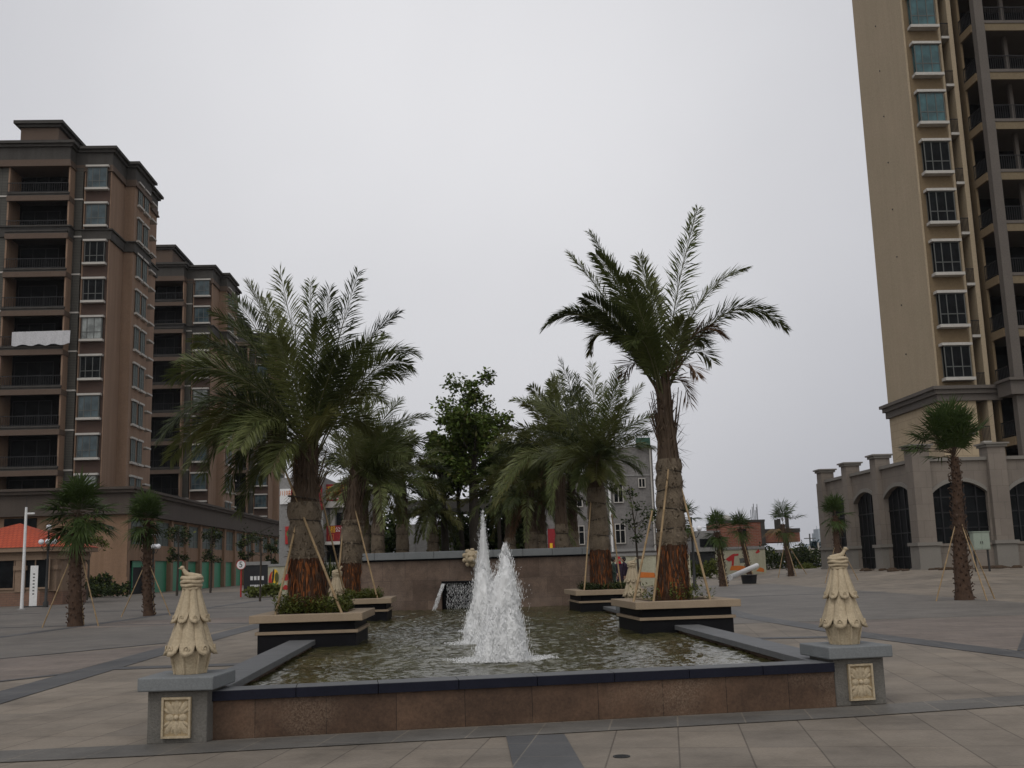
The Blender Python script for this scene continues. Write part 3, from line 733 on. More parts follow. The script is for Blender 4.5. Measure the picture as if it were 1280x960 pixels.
def auto_fronds(crown, n, L, rnd, lo=-25, hi=82, dead=.06, yel=.12):
    out = []; crown = Vector(crown)
    for i in range(n):
        a = i * 2.39996 + rnd.uniform(-.3, .3); e = R(lo + (hi - lo) * ((i + .5) / n) ** .8 + rnd.uniform(-8, 8))
        l = L * rnd.uniform(.82, 1.1); d = Vector((math.cos(a), math.sin(a), 0))
        tip = crown + d * l * math.cos(e) + Vector((0, 0, l * math.sin(e))) - Vector((0, 0, .28 * l * math.cos(e)))
        ctl = crown + d * l * .42 * math.cos(e) + Vector((0, 0, l * .62 * max(math.sin(e), .1) + .2 * l))
        q = rnd.random(); m = 3 if q < dead and e < R(25) else (1 if q < dead + yel else 0)
        out.append((tip, ctl, m, 1))
    return out

# near planters and palms ------------------------------------------------
def planter(cx, cy, w, d, rz, label, seed, hi=.24, leafm='shrub', dens=620, top=.8):
    t = thing('planter', label, 'planter', (cx, cy, 0), rz, 'stepped black and tan planters in the pool')
    hw, hd = w / 2, d / 2
    b = MB(); b.box(-hw, hw, -hd, hd, .05, .50); b.build('base', 'black_tile', t, bevel=.006)
    b = MB(); b.box(-hw - .035, hw + .035, -hd - .035, hd + .035, .502, .55); b.build('band', 'tan_stone', t, bevel=.006)
    b = MB(); b.box(-hw + .02, hw - .02, -hd + .02, hd - .02, .552, .68); b.build('neck', 'black_tile', t)
    b = MB(); o_, i_ = .11, -.16
    X0, X1, Y0, Y1 = -hw - o_, hw + o_, -hd - o_, hd + o_
    for x0, x1, y0, y1 in ((X0, X1, Y0, Y0 + .28), (X0, X1, Y1 - .28, Y1), (X0, X0 + .28, Y0 + .282, Y1 - .282), (X1 - .28, X1, Y0 + .282, Y1 - .282)):
        b.box(x0, x1, y0, y1, .682, top)
    b.build('cap', 'tan_stone', t, bevel=.008)
    b = MB(); b.box(-hw + .1, hw - .1, -hd + .1, hd - .1, .69, .765); b.build('soil', 'soil', t)
    rnd = random.Random(seed); b = MB(); x1, y1 = hw - .2, hd - .2
    for i in range(dens):
        x, y = rnd.uniform(-x1, x1), rnd.uniform(-y1, y1)
        if x * x + y * y < .09: continue
        h = hi * rnd.uniform(.45, 1.15) * (.75 + .4 * noise.noise((x * 3, y * 3, seed)))
        base = Vector((x, y, .76)); lean = Vector((rnd.uniform(-.3, .3), rnd.uniform(-.3, .3), 1)).normalized()
        for k in range(7):
            p = base + lean * h * (.25 + .75 * k / 6); a = rnd.random() * 2 * PI
            blade(b, p, Vector((math.cos(a), math.sin(a), rnd.uniform(.1, 1.1))).normalized(), .05 + .04 * rnd.random(), .016, Vector((-math.sin(a), math.cos(a), rnd.uniform(-.4, .4))).normalized(), 1 if rnd.random() < .18 else 0)
    b.rot(rz); b.v = [(x + cx, y + cy, z) for x, y, z in b.v]
    stuff(b.build('planter_shrubs', [leafm, 'leaf_y'], None, (cx, cy, .76)), 'low leafy shrubs filling the ' + label.split(' planter')[0].replace('black and tan ', '') + ' planter', 'shrubs')
    return t
PL = (-3.28, 17.55); PR = (2.63, 18.55); QL = (-3.78, 25.25); QR = (2.13, 26.9)
planter(*PL, 1.5, 1.75, R(2), 'near left black and tan planter standing in the pool', 11, .36, 'shrub', 700)
planter(*PR, 1.52, 1.85, R(6), 'near right black and tan planter standing in the pool', 12, .34, 'shrub', 80)
planter(*QL, 1.55, 1.75, R(3), 'far left black and tan planter before the rear wall', 13, .26)
planter(*QR, 1.5, 1.9, R(5), 'far right black and tan planter before the rear wall', 14, .22, 'dkshrub', 500)

rn = random.Random(21)
# near right: tall sparse palm
Y = 18.5
FR = [(872, 262, 836, 380, .2), (932, 336, 862, 352, .3), (982, 410, 905, 335, -.2), (738, 292, 782, 362, 0), (712, 318, 762, 372, .5),
      (680, 410, 738, 345, .2), (692, 398, 748, 372, -.7), (800, 322, 818, 395, -.3), (758, 330, 794, 390, .8), (730, 372, 776, 392, -1), (738, 440, 752, 372, .4, 1),
      (782, 345, 808, 400, -1.2), (812, 345, 822, 400, 1.1), (772, 372, 800, 395, 1.2), 

      (905, 420, 865, 385, -.3, 3, .5), (880, 430, 858, 400, .6, 0, .7), (790, 430, 806, 398, -1.1), (726, 396, 772, 384, 1), (745, 318, 790, 372, -.9),
      (856, 400, 845, 420, -.5), (780, 470, 796, 425, .5, 3, .3), (872, 470, 854, 432, -.4, 3, .22), (862, 505, 852, 450, .2, 3, .2), (890, 452, 862, 412, .5, 0, .35), (770, 425, 798, 405, .6, 1)]
trnd = random.Random(3)
date_palm('date_palm', 'tallest date palm with sparse upright fronds in near right planter', (2.63, 18.5, .77), at(836, 574, Y), at(829, 484, Y), .27, .21, .95, [1.22, 1.55, 1.9, 2.2], px_fronds(FR, Y, trnd), 31, .47, 150, .0125)
# dead hanging stalks on the tall palm
# near left: broad spreading palm
Y = 17.5
FL = [(350, 342, 376, 450, 0), (388, 352, 390, 450, .4), (412, 362, 402, 450, -.3), (448, 340, 412, 455, .2), (498, 392, 438, 428, .3), (520, 442, 462, 412, 0), (512, 456, 455, 432, -.6), (312, 356, 352, 430, -.2),
      (290, 372, 342, 422, .5), (268, 392, 332, 422, -.4), (242, 428, 304, 415, .2), (215, 472, 292, 428, -.3), (198, 552, 268, 440, 0), (212, 575, 272, 478, .5), (255, 592, 292, 482, -.5), (285, 612, 318, 500, .3),
      (480, 502, 432, 462, -.8), (470, 545, 430, 490, .5), (332, 372, 362, 440, 1.1), (275, 470, 330, 462, 1.2), (250, 510, 310, 468, -1.2), (240, 545, 300, 480, 1), (300, 560, 335, 490, -1.6),
      (345, 420, 370, 470, -1.6), (400, 400, 394, 470, -1.4), (455, 430, 418, 470, -1.2), (448, 470, 420, 490, 1.6), (310, 520, 346, 502, 1.7),
      (410, 520, 398, 515, -1.9, 1), (340, 590, 360, 520, -1.2), (225, 450, 300, 432, .8), (258, 545, 305, 470, .1, 1), (322, 600, 345, 520, .9), (425, 440, 408, 470, -1.7),
      (285, 400, 340, 440, 1.5), (262, 430, 322, 438, -1.1), (480, 420, 430, 445, 1), (500, 470, 440, 452, .9), (282, 560, 325, 490, -1.5), (232, 585, 285, 500, -.8),
      (375, 600, 385, 540, .9, 3), (300, 640, 335, 540, .2), ]
date_palm('date_palm', 'broad date palm with drooping left fronds in near left planter', (-3.38, 17.5, .77), at(380, 628, Y), at(388, 560, Y), .3, .24, .9, [1.02, 1.5, 1.86], px_fronds(FL, Y, trnd), 32, .54, 132, .0108)
Y = 25.3
x_, z_ = -3.98, .77
ML = [(482, 474, 455, 530, 0), (500, 500, 462, 540, .6), (536, 520, 480, 520, -.2), (545, 556, 490, 540, .4), (530, 592, 485, 555, -.4), (502, 606, 472, 570, .2), (470, 600, 455, 575, -.9), (455, 500, 448, 550, -.5), (430, 490, 440, 550, .8),
      (405, 520, 428, 555, -.8), (385, 560, 420, 560, .3), (520, 545, 474, 540, 1.4), (510, 570, 474, 555, -1.5), (490, 545, 462, 560, -1.9), (470, 530, 455, 560, 1.9), (440, 530, 445, 570, -1.9), (420, 545, 438, 570, 1.6), (480, 580, 460, 575, 1.8),
      (515, 530, 470, 545, -1), (460, 480, 450, 540, 1.1), (500, 530, 466, 545, 1), (495, 600, 466, 580, -.9), (525, 570, 478, 550, .9)]
date_palm('date_palm', 'shorter date palm with wrapped trunk in far left planter', (x_, Y, z_), at(441, 650, Y), at(446, 590, Y), .27, .24, .85, [1.3, 1.75], px_fronds(ML, Y, trnd), 33, .54, 104, .0125)
Y = 27
MR = [(740, 455, 744, 520, 0), (772, 462, 758, 525, .6), (802, 482, 770, 520, -.3), (816, 520, 776, 530, .2), (815, 560, 776, 545, -.4), (800, 590, 770, 560, .4), (700, 452, 728, 515, .5), (690, 470, 722, 520, -.6), (662, 500, 712, 515, .2), (650, 540, 705, 530, -.2),
      (665, 580, 710, 545, .5), (690, 600, 722, 560, -.4), (720, 610, 735, 570, -.8), (775, 605, 758, 570, -.7), (720, 470, 735, 530, -1.4), (755, 480, 750, 540, 1.6), (785, 500, 764, 540, -1.6), (700, 510, 728, 540, 1.7), (680, 540, 718, 545, -1.7), (710, 560, 730, 560, -2),
      (760, 560, 752, 560, -2), (790, 550, 766, 550, 1.8), (735, 530, 742, 560, -2.1), (680, 500, 716, 525, 1.2), (810, 540, 772, 540, 1.1), (725, 500, 736, 540, 1.8), (770, 520, 756, 550, -1.9), (700, 585, 724, 560, 1.2, 1), (745, 600, 746, 580, -1.2, 1), (778, 470, 758, 530, -1)]
date_palm('date_palm', 'bushy date palm with wrapped trunk in far right planter', (2.09, Y, .77), at(745, 610, Y), at(745, 575, Y), .27, .22, 1.0, [1.35, 1.75, 2.15], px_fronds(MR, Y, trnd), 34, .54, 104, .0125)

# props round the four palms: (top px, foot px, Y top, Y foot)
for tu, tv, Yt, fu, fv, Yf, lab in (
    (363, 605, 17.4, 428, 766, 16.85, 'long bamboo pole slanting across the trunk of the near left palm'),
    (370, 655, 17.3, 344, 758, 16.95, 'bamboo pole leaning left of the near left palm'),
    (399, 610, 17.8, 436, 752, 18.1, 'thin bamboo pole behind right side of near left palm'),
    (372, 700, 17.7, 363, 752, 18.0, 'short dark pole left of the near left palm trunk'),
    (429, 660, 25.2, 420, 742, 24.7, 'bamboo pole on left of far left palm'),
    (446, 645, 25.1, 472, 736, 24.6, 'bamboo pole slanting right from far left palm before the wall'),
    (836, 582, 18.3, 815, 720, 17.85, 'bamboo pole resting on front of the tall right palm trunk'),
    (812, 655, 18.3, 791, 745, 17.8, 'dark pole leaning left from the tall right palm'),
    (852, 612, 18.4, 888, 744, 17.9, 'long bamboo pole slanting right from the tall right palm'),
    (738, 635, 26.8, 730, 733, 26.2, 'bamboo pole upright in front of far right palm'),
    (766, 655, 27, 776, 725, 26.6, 'bamboo pole slanting right from far right palm')):
    a = at(tu, tv, Yt); c = at(fu, fv, Yf); c.z = .765
    stake(a, c, lab, .022 if 'thin' not in lab else .017)
# ------------------------------------------------------------------ raised bed with more palms and trees behind the rear wall
b = MB(); b.box(-6.5, 2.45, 30.55, 48, 0, 1.2); struct(b.build('planting_bed', 'soil'))
def back_palm(u, Y, vtop, vcrown, L, n, label, seed, r=.24, up=20):
    x = xat(u, 660, Y); rnd = random.Random(seed); base = (x, Y, 1.19); top = (x, Y, zat(u, vtop, Y)); cr = (x, Y, zat(u, vcrown, Y))
    H = top[2] - 1.19
    date_palm('date_palm', label, base, top, cr, r, r * .85, min(.5, H * .3), [H * .5, H * .8], auto_fronds(cr, n, L, rnd, -48, 84, .05), seed, .48, 60, .02)
back_palm(472, 36, 655, 610, 1.9, 30, 'date palm with brown stalks behind rear wall, right of far left planter', 41)
back_palm(503, 38.5, 655, 605, 2.1, 32, 'date palm behind rear wall, second from the left on the raised bed', 42)
back_palm(702, 35, 655, 570, 2.7, 44, 'tall date palm with feathery left fronds behind rear wall on the right', 43)
back_palm(664, 37, 665, 620, 1.9, 32, 'low date palm behind rear wall beside the second water jet', 44)
back_palm(637, 41, 672, 618, 2.0, 32, 'dark low date palm behind rear wall between broad tree and palms', 45)
back_palm(541, 43, 668, 640, 1.5, 24, 'small date palm on raised bed before the grey panels', 46)
back_palm(676, 41, 668, 610, 2.0, 32, 'bushy date palm behind rear wall, in front of the grey building', 47)
back_palm(716, 41, 664, 600, 2.2, 36, 'dark date palm behind far right planter, hiding the grey building', 48)
back_palm(455, 42, 655, 600, 2.2, 36, 'date palm behind rear wall, hidden by the far left planter palm', 49)
back_palm(650, 46, 668, 600, 2.3, 38, 'date palm farthest back on raised bed, right of the broadleaf clump', 50)

def leaf_cloud(b, centres, N, size, rnd, m=0, m2=None, fill=.55):
    """leaves spread through uneven clumps"""
    for i in range(N):
        c, r = centres[rnd.randrange(len(centres))]
        d = Vector((rnd.gauss(0, 1), rnd.gauss(0, 1), rnd.gauss(0, .85))).normalized() * r * rnd.random() ** fill
        p = Vector(c) + d; q = Vector((rnd.uniform(-1, 1), rnd.uniform(-1, 1), rnd.uniform(-.9, .5))).normalized()
        s_ = q.cross(Vector((rnd.uniform(-1, 1), rnd.uniform(-1, 1), 1))).normalized(); L = size * rnd.uniform(.6, 1.4)
        b.add([p, p + q * L * .5 + s_ * L * .28, p + q * L, p + q * L * .5 - s_ * L * .28], [(0, 1, 2, 3)], m2 if m2 is not None and rnd.random() < .12 else m)
def broad_tree(label, base, h_trunk, crown_c, rx, rz_, nclump, N, leaf, seed, tr=.14, mats=('broad', 'leaf_y'), name='broadleaf_tree', group=None, flat=1):
    rnd = random.Random(seed); base = Vector(base); cc = Vector(crown_c); t = thing(name, label, 'tree', tuple(base), group=group)
    b = MB(); fork = base.lerp(cc, .62); fork.z = base.z + h_trunk
    b.tube([base, base.lerp(fork, .5) + Vector((rnd.uniform(-.08, .08), 0, 0)), fork, cc], [tr * 1.15, tr, tr * .8, tr * .3], 8)
    cents = []
    for k in range(nclump):
        d = Vector((rnd.gauss(0, 1), rnd.gauss(0, 1), rnd.gauss(0, 1))).normalized() * rnd.random() ** .5
        c = cc + Vector((d.x * rx, d.y * rx * flat, d.z * rz_)); cents.append((c, rx * rnd.uniform(.22, .42)))
        if k < 14: b.tube([fork.lerp(cc, rnd.random() * .8), fork.lerp(c, .6) + Vector((0, 0, .1)), c], [tr * .35, tr * .2, .015], 5)
    b.build('trunk', 'bark', t, tuple(base))
    b = MB(); leaf_cloud(b, cents, N, leaf, rnd, 0, 1); b.build('crown', list(mats), t, tuple(base))
    return t
Y = 44
broad_tree('tall broadleaf tree with thick dark trunk, highest of the green clump', (xat(597, 690, Y), Y, 1.19), 3.0, at(588, 534, Y), 1.5, 2.55, 56, 10500, .18, 51, .24)
broad_tree('slim broadleaf tree left of the thickest dark trunk in the clump', (xat(577, 690, Y + .6), Y + .6, 1.19), 2.6, at(570, 560, Y + .6), 1.05, 1.75, 24, 4200, .19, 52, .1)
broad_tree('broadleaf tree with dark trunk, leftmost of the green clump', (xat(557, 690, Y - .5), Y - .5, 1.19), 2.6, at(552, 580, Y - .5), 1.05, 1.4, 24, 4000, .19, 53, .15)
broad_tree('low broadleaf tree right of the thickest dark trunk in the clump', (xat(622, 690, Y + 1), Y + 1, 1.19), 2.0, at(624, 600, Y + 1), 1.05, 1.5, 24, 4000, .19, 54, .1)
def bed_plants():
    rnd = random.Random(61); b = MB()
    for i in range(520):
        x, y = rnd.uniform(-6, 2.3), rnd.uniform(30.7, 42); h = rnd.uniform(.2, .75) * (1.0 if y < 33 else 1.3)
        for k in range(7):
            a = rnd.random() * 2 * PI; q = Vector((math.cos(a) * .5, math.sin(a) * .5, rnd.uniform(.6, 1.4))).normalized()
            blade(b, Vector((x + rnd.uniform(-.12, .12), y, 1.19)), q, h * rnd.uniform(.6, 1.1), .018, Vector((-math.sin(a), math.cos(a), 0)), 1 if rnd.random() < .2 else 0)
    stuff(b.build('bed_plants', ['dkshrub', 'shrub'], None, (-1, 34, 1.19)), 'thin leafy ground plants on the raised bed behind the rear wall', 'plants')
bed_plants()

def bush(u0, u1, v, Y, d, label, seed, m='dkshrub', N=3500, zb=1.19, leaf=.2):
    x0, x1 = xat(u0, v, Y), xat(u1, v, Y); h = zat((u0 + u1) / 2, v, Y) - zb; rnd = random.Random(seed); b = MB()
    for i in range(N):
        x = rnd.uniform(x0, x1); y = Y + rnd.uniform(0, d); hh = h * (.8 + .55 * noise.noise((x * .9, y * .7, seed))); z = zb + hh * rnd.random() ** .6
        q = Vector((rnd.uniform(-1, 1), rnd.uniform(-1, 1), rnd.uniform(-.8, .6))).normalized(); s_ = q.cross(Vector((rnd.uniform(-1, 1), rnd.uniform(-1, 1), .3))).normalized(); L = leaf * rnd.uniform(.6, 1.4); p = Vector((x, y, z))
        b.add([p, p + q * L * .5 + s_ * L * .3, p + q * L, p + q * L * .5 - s_ * L * .3], [(0, 1, 2, 3)], 1 if rnd.random() < .1 else 0)
    tag(b.build('bush', [m, 'broad'], None, ((x0 + x1) / 2, Y, zb)), label, 'bush')
bush(566, 640, 622, 45.5, 2, 'dense dark bush behind rear wall, under the broadleaf trees', 201, N=5200)
bush(634, 678, 632, 44.5, 2, 'dense dark bush behind rear wall, left of the grey building', 202, N=3000)
bush(448, 502, 640, 45, 1.5, 'dark bush behind rear wall, below brown-stalked palm at left', 203, N=3200)
bush(534, 562, 655, 44, 1, 'low leafy bush before the grey hoarding panels', 204, 'shrub', 700, leaf=.16)
# ------------------------------------------------------------------ fan palms
def fan_leaf(b, P, d, pet, Rl, rnd, m=0, n=26, spread=2.0):
    d = d.normalized(); up = Vector((0, 0, 1)); sd_ = d.cross(up)
    if sd_.length < .05: sd_ = Vector((rnd.uniform(-1, 1), rnd.uniform(-1, 1), 0))
    sd_.normalize(); nm = sd_.cross(d); h = P + d * pet - Vector((0, 0, .04))
    b.tube([P, P + d * pet * .5 + up * .03, h], [.014, .011, .009], 4, 2, True, False)
    for i in range(n):
        a = (i / (n - 1) - .5) * 2 * spread * .5 * 1.7 + rnd.uniform(-.04, .04)
        q = d * math.cos(a) + sd_ * math.sin(a) + nm * (.18 * abs(math.sin(a)) + rnd.uniform(-.08, .08)) - up * .12
        q.normalize(); L = Rl * (.72 + .28 * math.cos(a)) * rnd.uniform(.85, 1.1)
        w = q.cross(nm + sd_ * rnd.uniform(-.6, .6)).normalized(); mid = h + q * L * .55
        tip = h + q * L - up * L * .4 * rnd.random() ** 1.5
        b.add([h, mid + w * .024, tip, mid - w * .024], [(0, 1, 2, 3)], m)
def fan_palm(label, base, ztop, r0, r1, ncr, Lp, Rl, seed, lo=-50, hi=80, lean=(0, 0), dead=.1, boots=160, squash=1, gap=20, extra=()):
    rnd = random.Random(seed); base = Vector(base); top = Vector((base.x + lean[0], base.y + lean[1], ztop)); O = tuple(base)
    t = thing('fan_palm', label, 'palm tree', O, group='fan palms on the plaza')
    b = MB(); H = ztop - base.z
    pts = []; rad = []
    for i in range(15):
        q = i / 14; pts.append(base.lerp(top, q) + Vector((.03 * math.sin(q * 5 + seed), .03 * math.cos(q * 4 + seed), 0))); rad.append((r0 + (r1 - r0) * q) * (1.18 if i == 0 else 1))
    b.tube(pts, rad, 12)
    for i in range(boots):
        q = (i + rnd.random()) / boots; c = base.lerp(top, q); a = i * 2.4; r = (r0 + (r1 - r0) * q) * .95
        p = Vector((c.x + r * math.cos(a), c.y + r * math.sin(a), c.z)); d = Vector((math.cos(a) * .7, math.sin(a) * .7, 1 if rnd.random() < .8 else -.5)).normalized(); s_ = Vector((-math.sin(a), math.cos(a), 0))
        L = rnd.uniform(.08, .17); w = rnd.uniform(.03, .05)
        b.add([p - s_ * w, p + s_ * w, p + d * L + s_ * w * .4, p + d * L - s_ * w * .4, p + Vector((math.cos(a), math.sin(a), 0)) * .05 + d * L * .5],
              [(0, 1, 4), (1, 2, 4), (2, 3, 4), (3, 0, 4)], 0)
    b.build('trunk', 'boot', t, O)
    b = MB()
    for i in range(ncr):
        a = i * 2.39996 + rnd.uniform(-.3, .3); e = R(lo + (hi - lo) * ((i + .5) / ncr) ** .95 + rnd.gauss(0, gap)); e = max(R(-75), min(R(89), e))
        d = Vector((math.cos(a) * math.cos(e) * squash, math.sin(a) * math.cos(e) * squash, math.sin(e)))
        fan_leaf(b, top + Vector((0, 0, .35 * (i / ncr) - .05)), d, Lp * rnd.uniform(.45, 1.2), Rl * rnd.uniform(.85, 1.1), rnd, 1 if e < R(-15) and rnd.random() < dead * 4 else 0)
    for a, e in extra: fan_leaf(b, top + Vector((0, 0, .1)), Vector((math.cos(a) * math.cos(e), math.sin(a) * math.cos(e), math.sin(e))), Lp, Rl, rnd)
    b.build('crown', ['fan', 'fan_dead', 'petiole'], t, O)
    return t, base, top
def fan_stakes(base, top, zt, spread, angs, who, r=.022):
    for a, word in angs:
        q = (zt - base.z) / (top.z - base.z); p = base.lerp(top, q); d = Vector((math.cos(a), math.sin(a), 0))
        f = base + d * spread; f.z = gz(f.x, f.y)
        stake(p + d * .16, f, 'bamboo pole %s the %s' % (word, who), r)
A3 = ((R(200), 'leaning on left side of'), (R(-20), 'leaning on right side of'), (R(95), 'standing behind'))
_, bb, tt_ = fan_palm('fan palm with full round crown, nearest on the left plaza', (-13.48, 33, 0), 3.3, .21, .15, 44, .6, .8, 71, -58, 80, gap=30, dead=.01)
fan_stakes(bb, tt_, 2.1, .9, A3, 'nearest fan palm on the left')
_, bb, tt_ = fan_palm('fan palm with tied tuft and dry skirt, second on the left plaza', (-13.51, 39.7, 0), 3.45, .18, .12, 30, .35, .8, 72, -70, 86, dead=.05, lean=(-.2, 0), squash=.62)
fan_stakes(bb, tt_, 1.7, .95, A3, 'second fan palm on the left')
_, bb, tt_ = fan_palm('tall fan palm with dense upright crown before the arcade', (13.53, 33, 0), 4.35, .25, .12, 46, .95, .85, 73, 30, 92, lean=(.1, 0), dead=.0, boots=220, squash=.62, gap=14, extra=((R(185), R(30)), (R(172), R(16)), (R(200), R(42)), (R(183), R(8))))
fan_stakes(bb, tt_, 2.2, 1.0, ((R(195), 'leaning on left side of'), (R(-75), 'standing in front of'), (R(10), 'leaning on right side of')), 'tall fan palm before the arcade')
def fp(u, v, Y, vtop, label, seed, **k):
    x = xat(u, v, Y); zb = gz(x, Y)
    return fan_palm(label, (x, Y, zb), zat(u, vtop, Y), k.pop('r0', .2), k.pop('r1', .14), k.pop('n', 22), k.pop('Lp', .4), k.pop('Rl', .8), seed, **k)
_, bb, tt_ = fp(905, 733, 57.5, 665, 'fan palm with tufted crown tied up, beside white pipe', 74, lo=-60, hi=90, squash=.35, lean=(-.2, 0), Rl=.9, dead=.05, n=15)
fan_stakes(bb, tt_, 1.8, .5, ((R(-80), 'standing in front of'),), 'tufted fan palm beside the pipe', .03)
_, bb, tt_ = fp(938, 720, 74, 660, 'fan palm before the red brick house with leaning tuft', 75, lo=-30, hi=88, squash=.5, lean=(-.5, 0), Rl=1.1, Lp=.4, r0=.2, dead=.0, n=15)
fan_stakes(bb, tt_, 2.4, .6, ((R(-80), 'standing in front of'),), 'fan palm at the brick house', .035)
_, bb, tt_ = fp(989, 722, 72, 655, 'fan palm with ragged drooping leaf at right end of brick house', 76, lo=-60, hi=88, squash=.6, lean=(-.3, 0), Rl=1.05, Lp=.7, n=12, r0=.2)
fan_stakes(bb, tt_, 2.2, 1.0, ((R(200), 'left of'), (R(-85), 'in front of'), (R(-15), 'right of')), 'fan palm at right end of brick house', .03)
_, bb, tt_ = fp(1050, 722, 57, 645, 'fan palm behind right finial, in front of first arches', 77, lo=-50, hi=88, squash=.55, Rl=.85, r0=.2, dead=.1, n=17)
fan_stakes(bb, tt_, 1.9, .9, ((R(195), 'leaning on left side of'), (R(-15), 'leaning on right side of')), 'fan palm behind the right finial', .025)
# distant second palm trunk between the tall date palm and its pole
_, bb, tt_ = fp(858, 742, 47, 650, 'slim fan palm half hidden behind the tall right date palm', 78, lo=-70, hi=80, squash=.45, Rl=.7, r0=.14, r1=.1, dead=.1, n=14)
fan_stakes(bb, tt_, 2.0, .4, ((R(-70), 'standing in front of'),), 'slim fan palm behind the tall date palm', .025)

# ------------------------------------------------------------------ buildings
def offs(poly, d):
    """grow a right-angled counter-clockwise outline by d"""
    n = len(poly); out = []
    for i in range(n):
        p0, p1, p2 = poly[i - 1], poly[i], poly[(i + 1) % n]
        a = Vector((p1[0] - p0[0], p1[1] - p0[1])).normalized(); c = Vector((p2[0] - p1[0], p2[1] - p1[1])).normalized()
        out.append((p1[0] + d * (a.y + c.y), p1[1] - d * (a.x + c.x)))
    return out
AX = R(2.66)     # the street's own direction, a little left of straight ahead
def loc2w(O, x, y, z=0): return Vector((O[0] + x * math.cos(AX) - y * math.sin(AX), O[1] + x * math.sin(AX) + y * math.cos(AX), z))

def window_proto(parent, w, h, d, fm, gm, tm, mull, trans, name='window'):
    """box window standing proud of the wall: origin mid-bottom at the wall plane, facing -y"""
    b = MB(); fw = .06
    b.box(-w / 2, w / 2, -d, -d + .05, 0, fw); b.box(-w / 2, w / 2, -d, -d + .05, h - fw, h)
    b.box(-w / 2, -w / 2 + fw, -d, -d + .05, fw + .002, h - fw - .002); b.box(w / 2 - fw, w / 2, -d, -d + .05, fw + .002, h - fw - .002)
    for q in mull: b.box(-w / 2 + w * q - fw / 2, -w / 2 + w * q + fw / 2, -d + .004, -d + .05, fw + .002, h - fw - .002)
    if trans: b.box(-w / 2 + fw + .002, w / 2 - fw - .002, -d + .008, -d + .05, h * trans - fw / 2, h * trans + fw / 2)
    if d > .12:
        for s in (-1, 1):
            x = s * (w / 2 - .03); b.box(x - .03, x + .03, -.06, -.005, 0, h)
    o = b.build(name, fm, parent)
    b = MB()
    b.box(-w / 2 + .02, w / 2 - .02, -d + .03, -d + .04, .03, h - .03)
    if d > .12:
        for s in (-1, 1): b.box(s * (w / 2 - .035) - .005, s * (w / 2 - .035) + .005, -d + .05, -.065, .03, h - .03)
    b.build('pane', gm, o)
    b = MB(); b.box(-w / 2 - .14, w / 2 + .14, -d - .16, -.002, -.2, -.003); b.build('sill', tm, o)
    b = MB(); b.box(-w / 2 - .14, w / 2 + .14, -d - .12, -.002, h + .003, h + .18); b.build('lintel', tm, o)
    return o

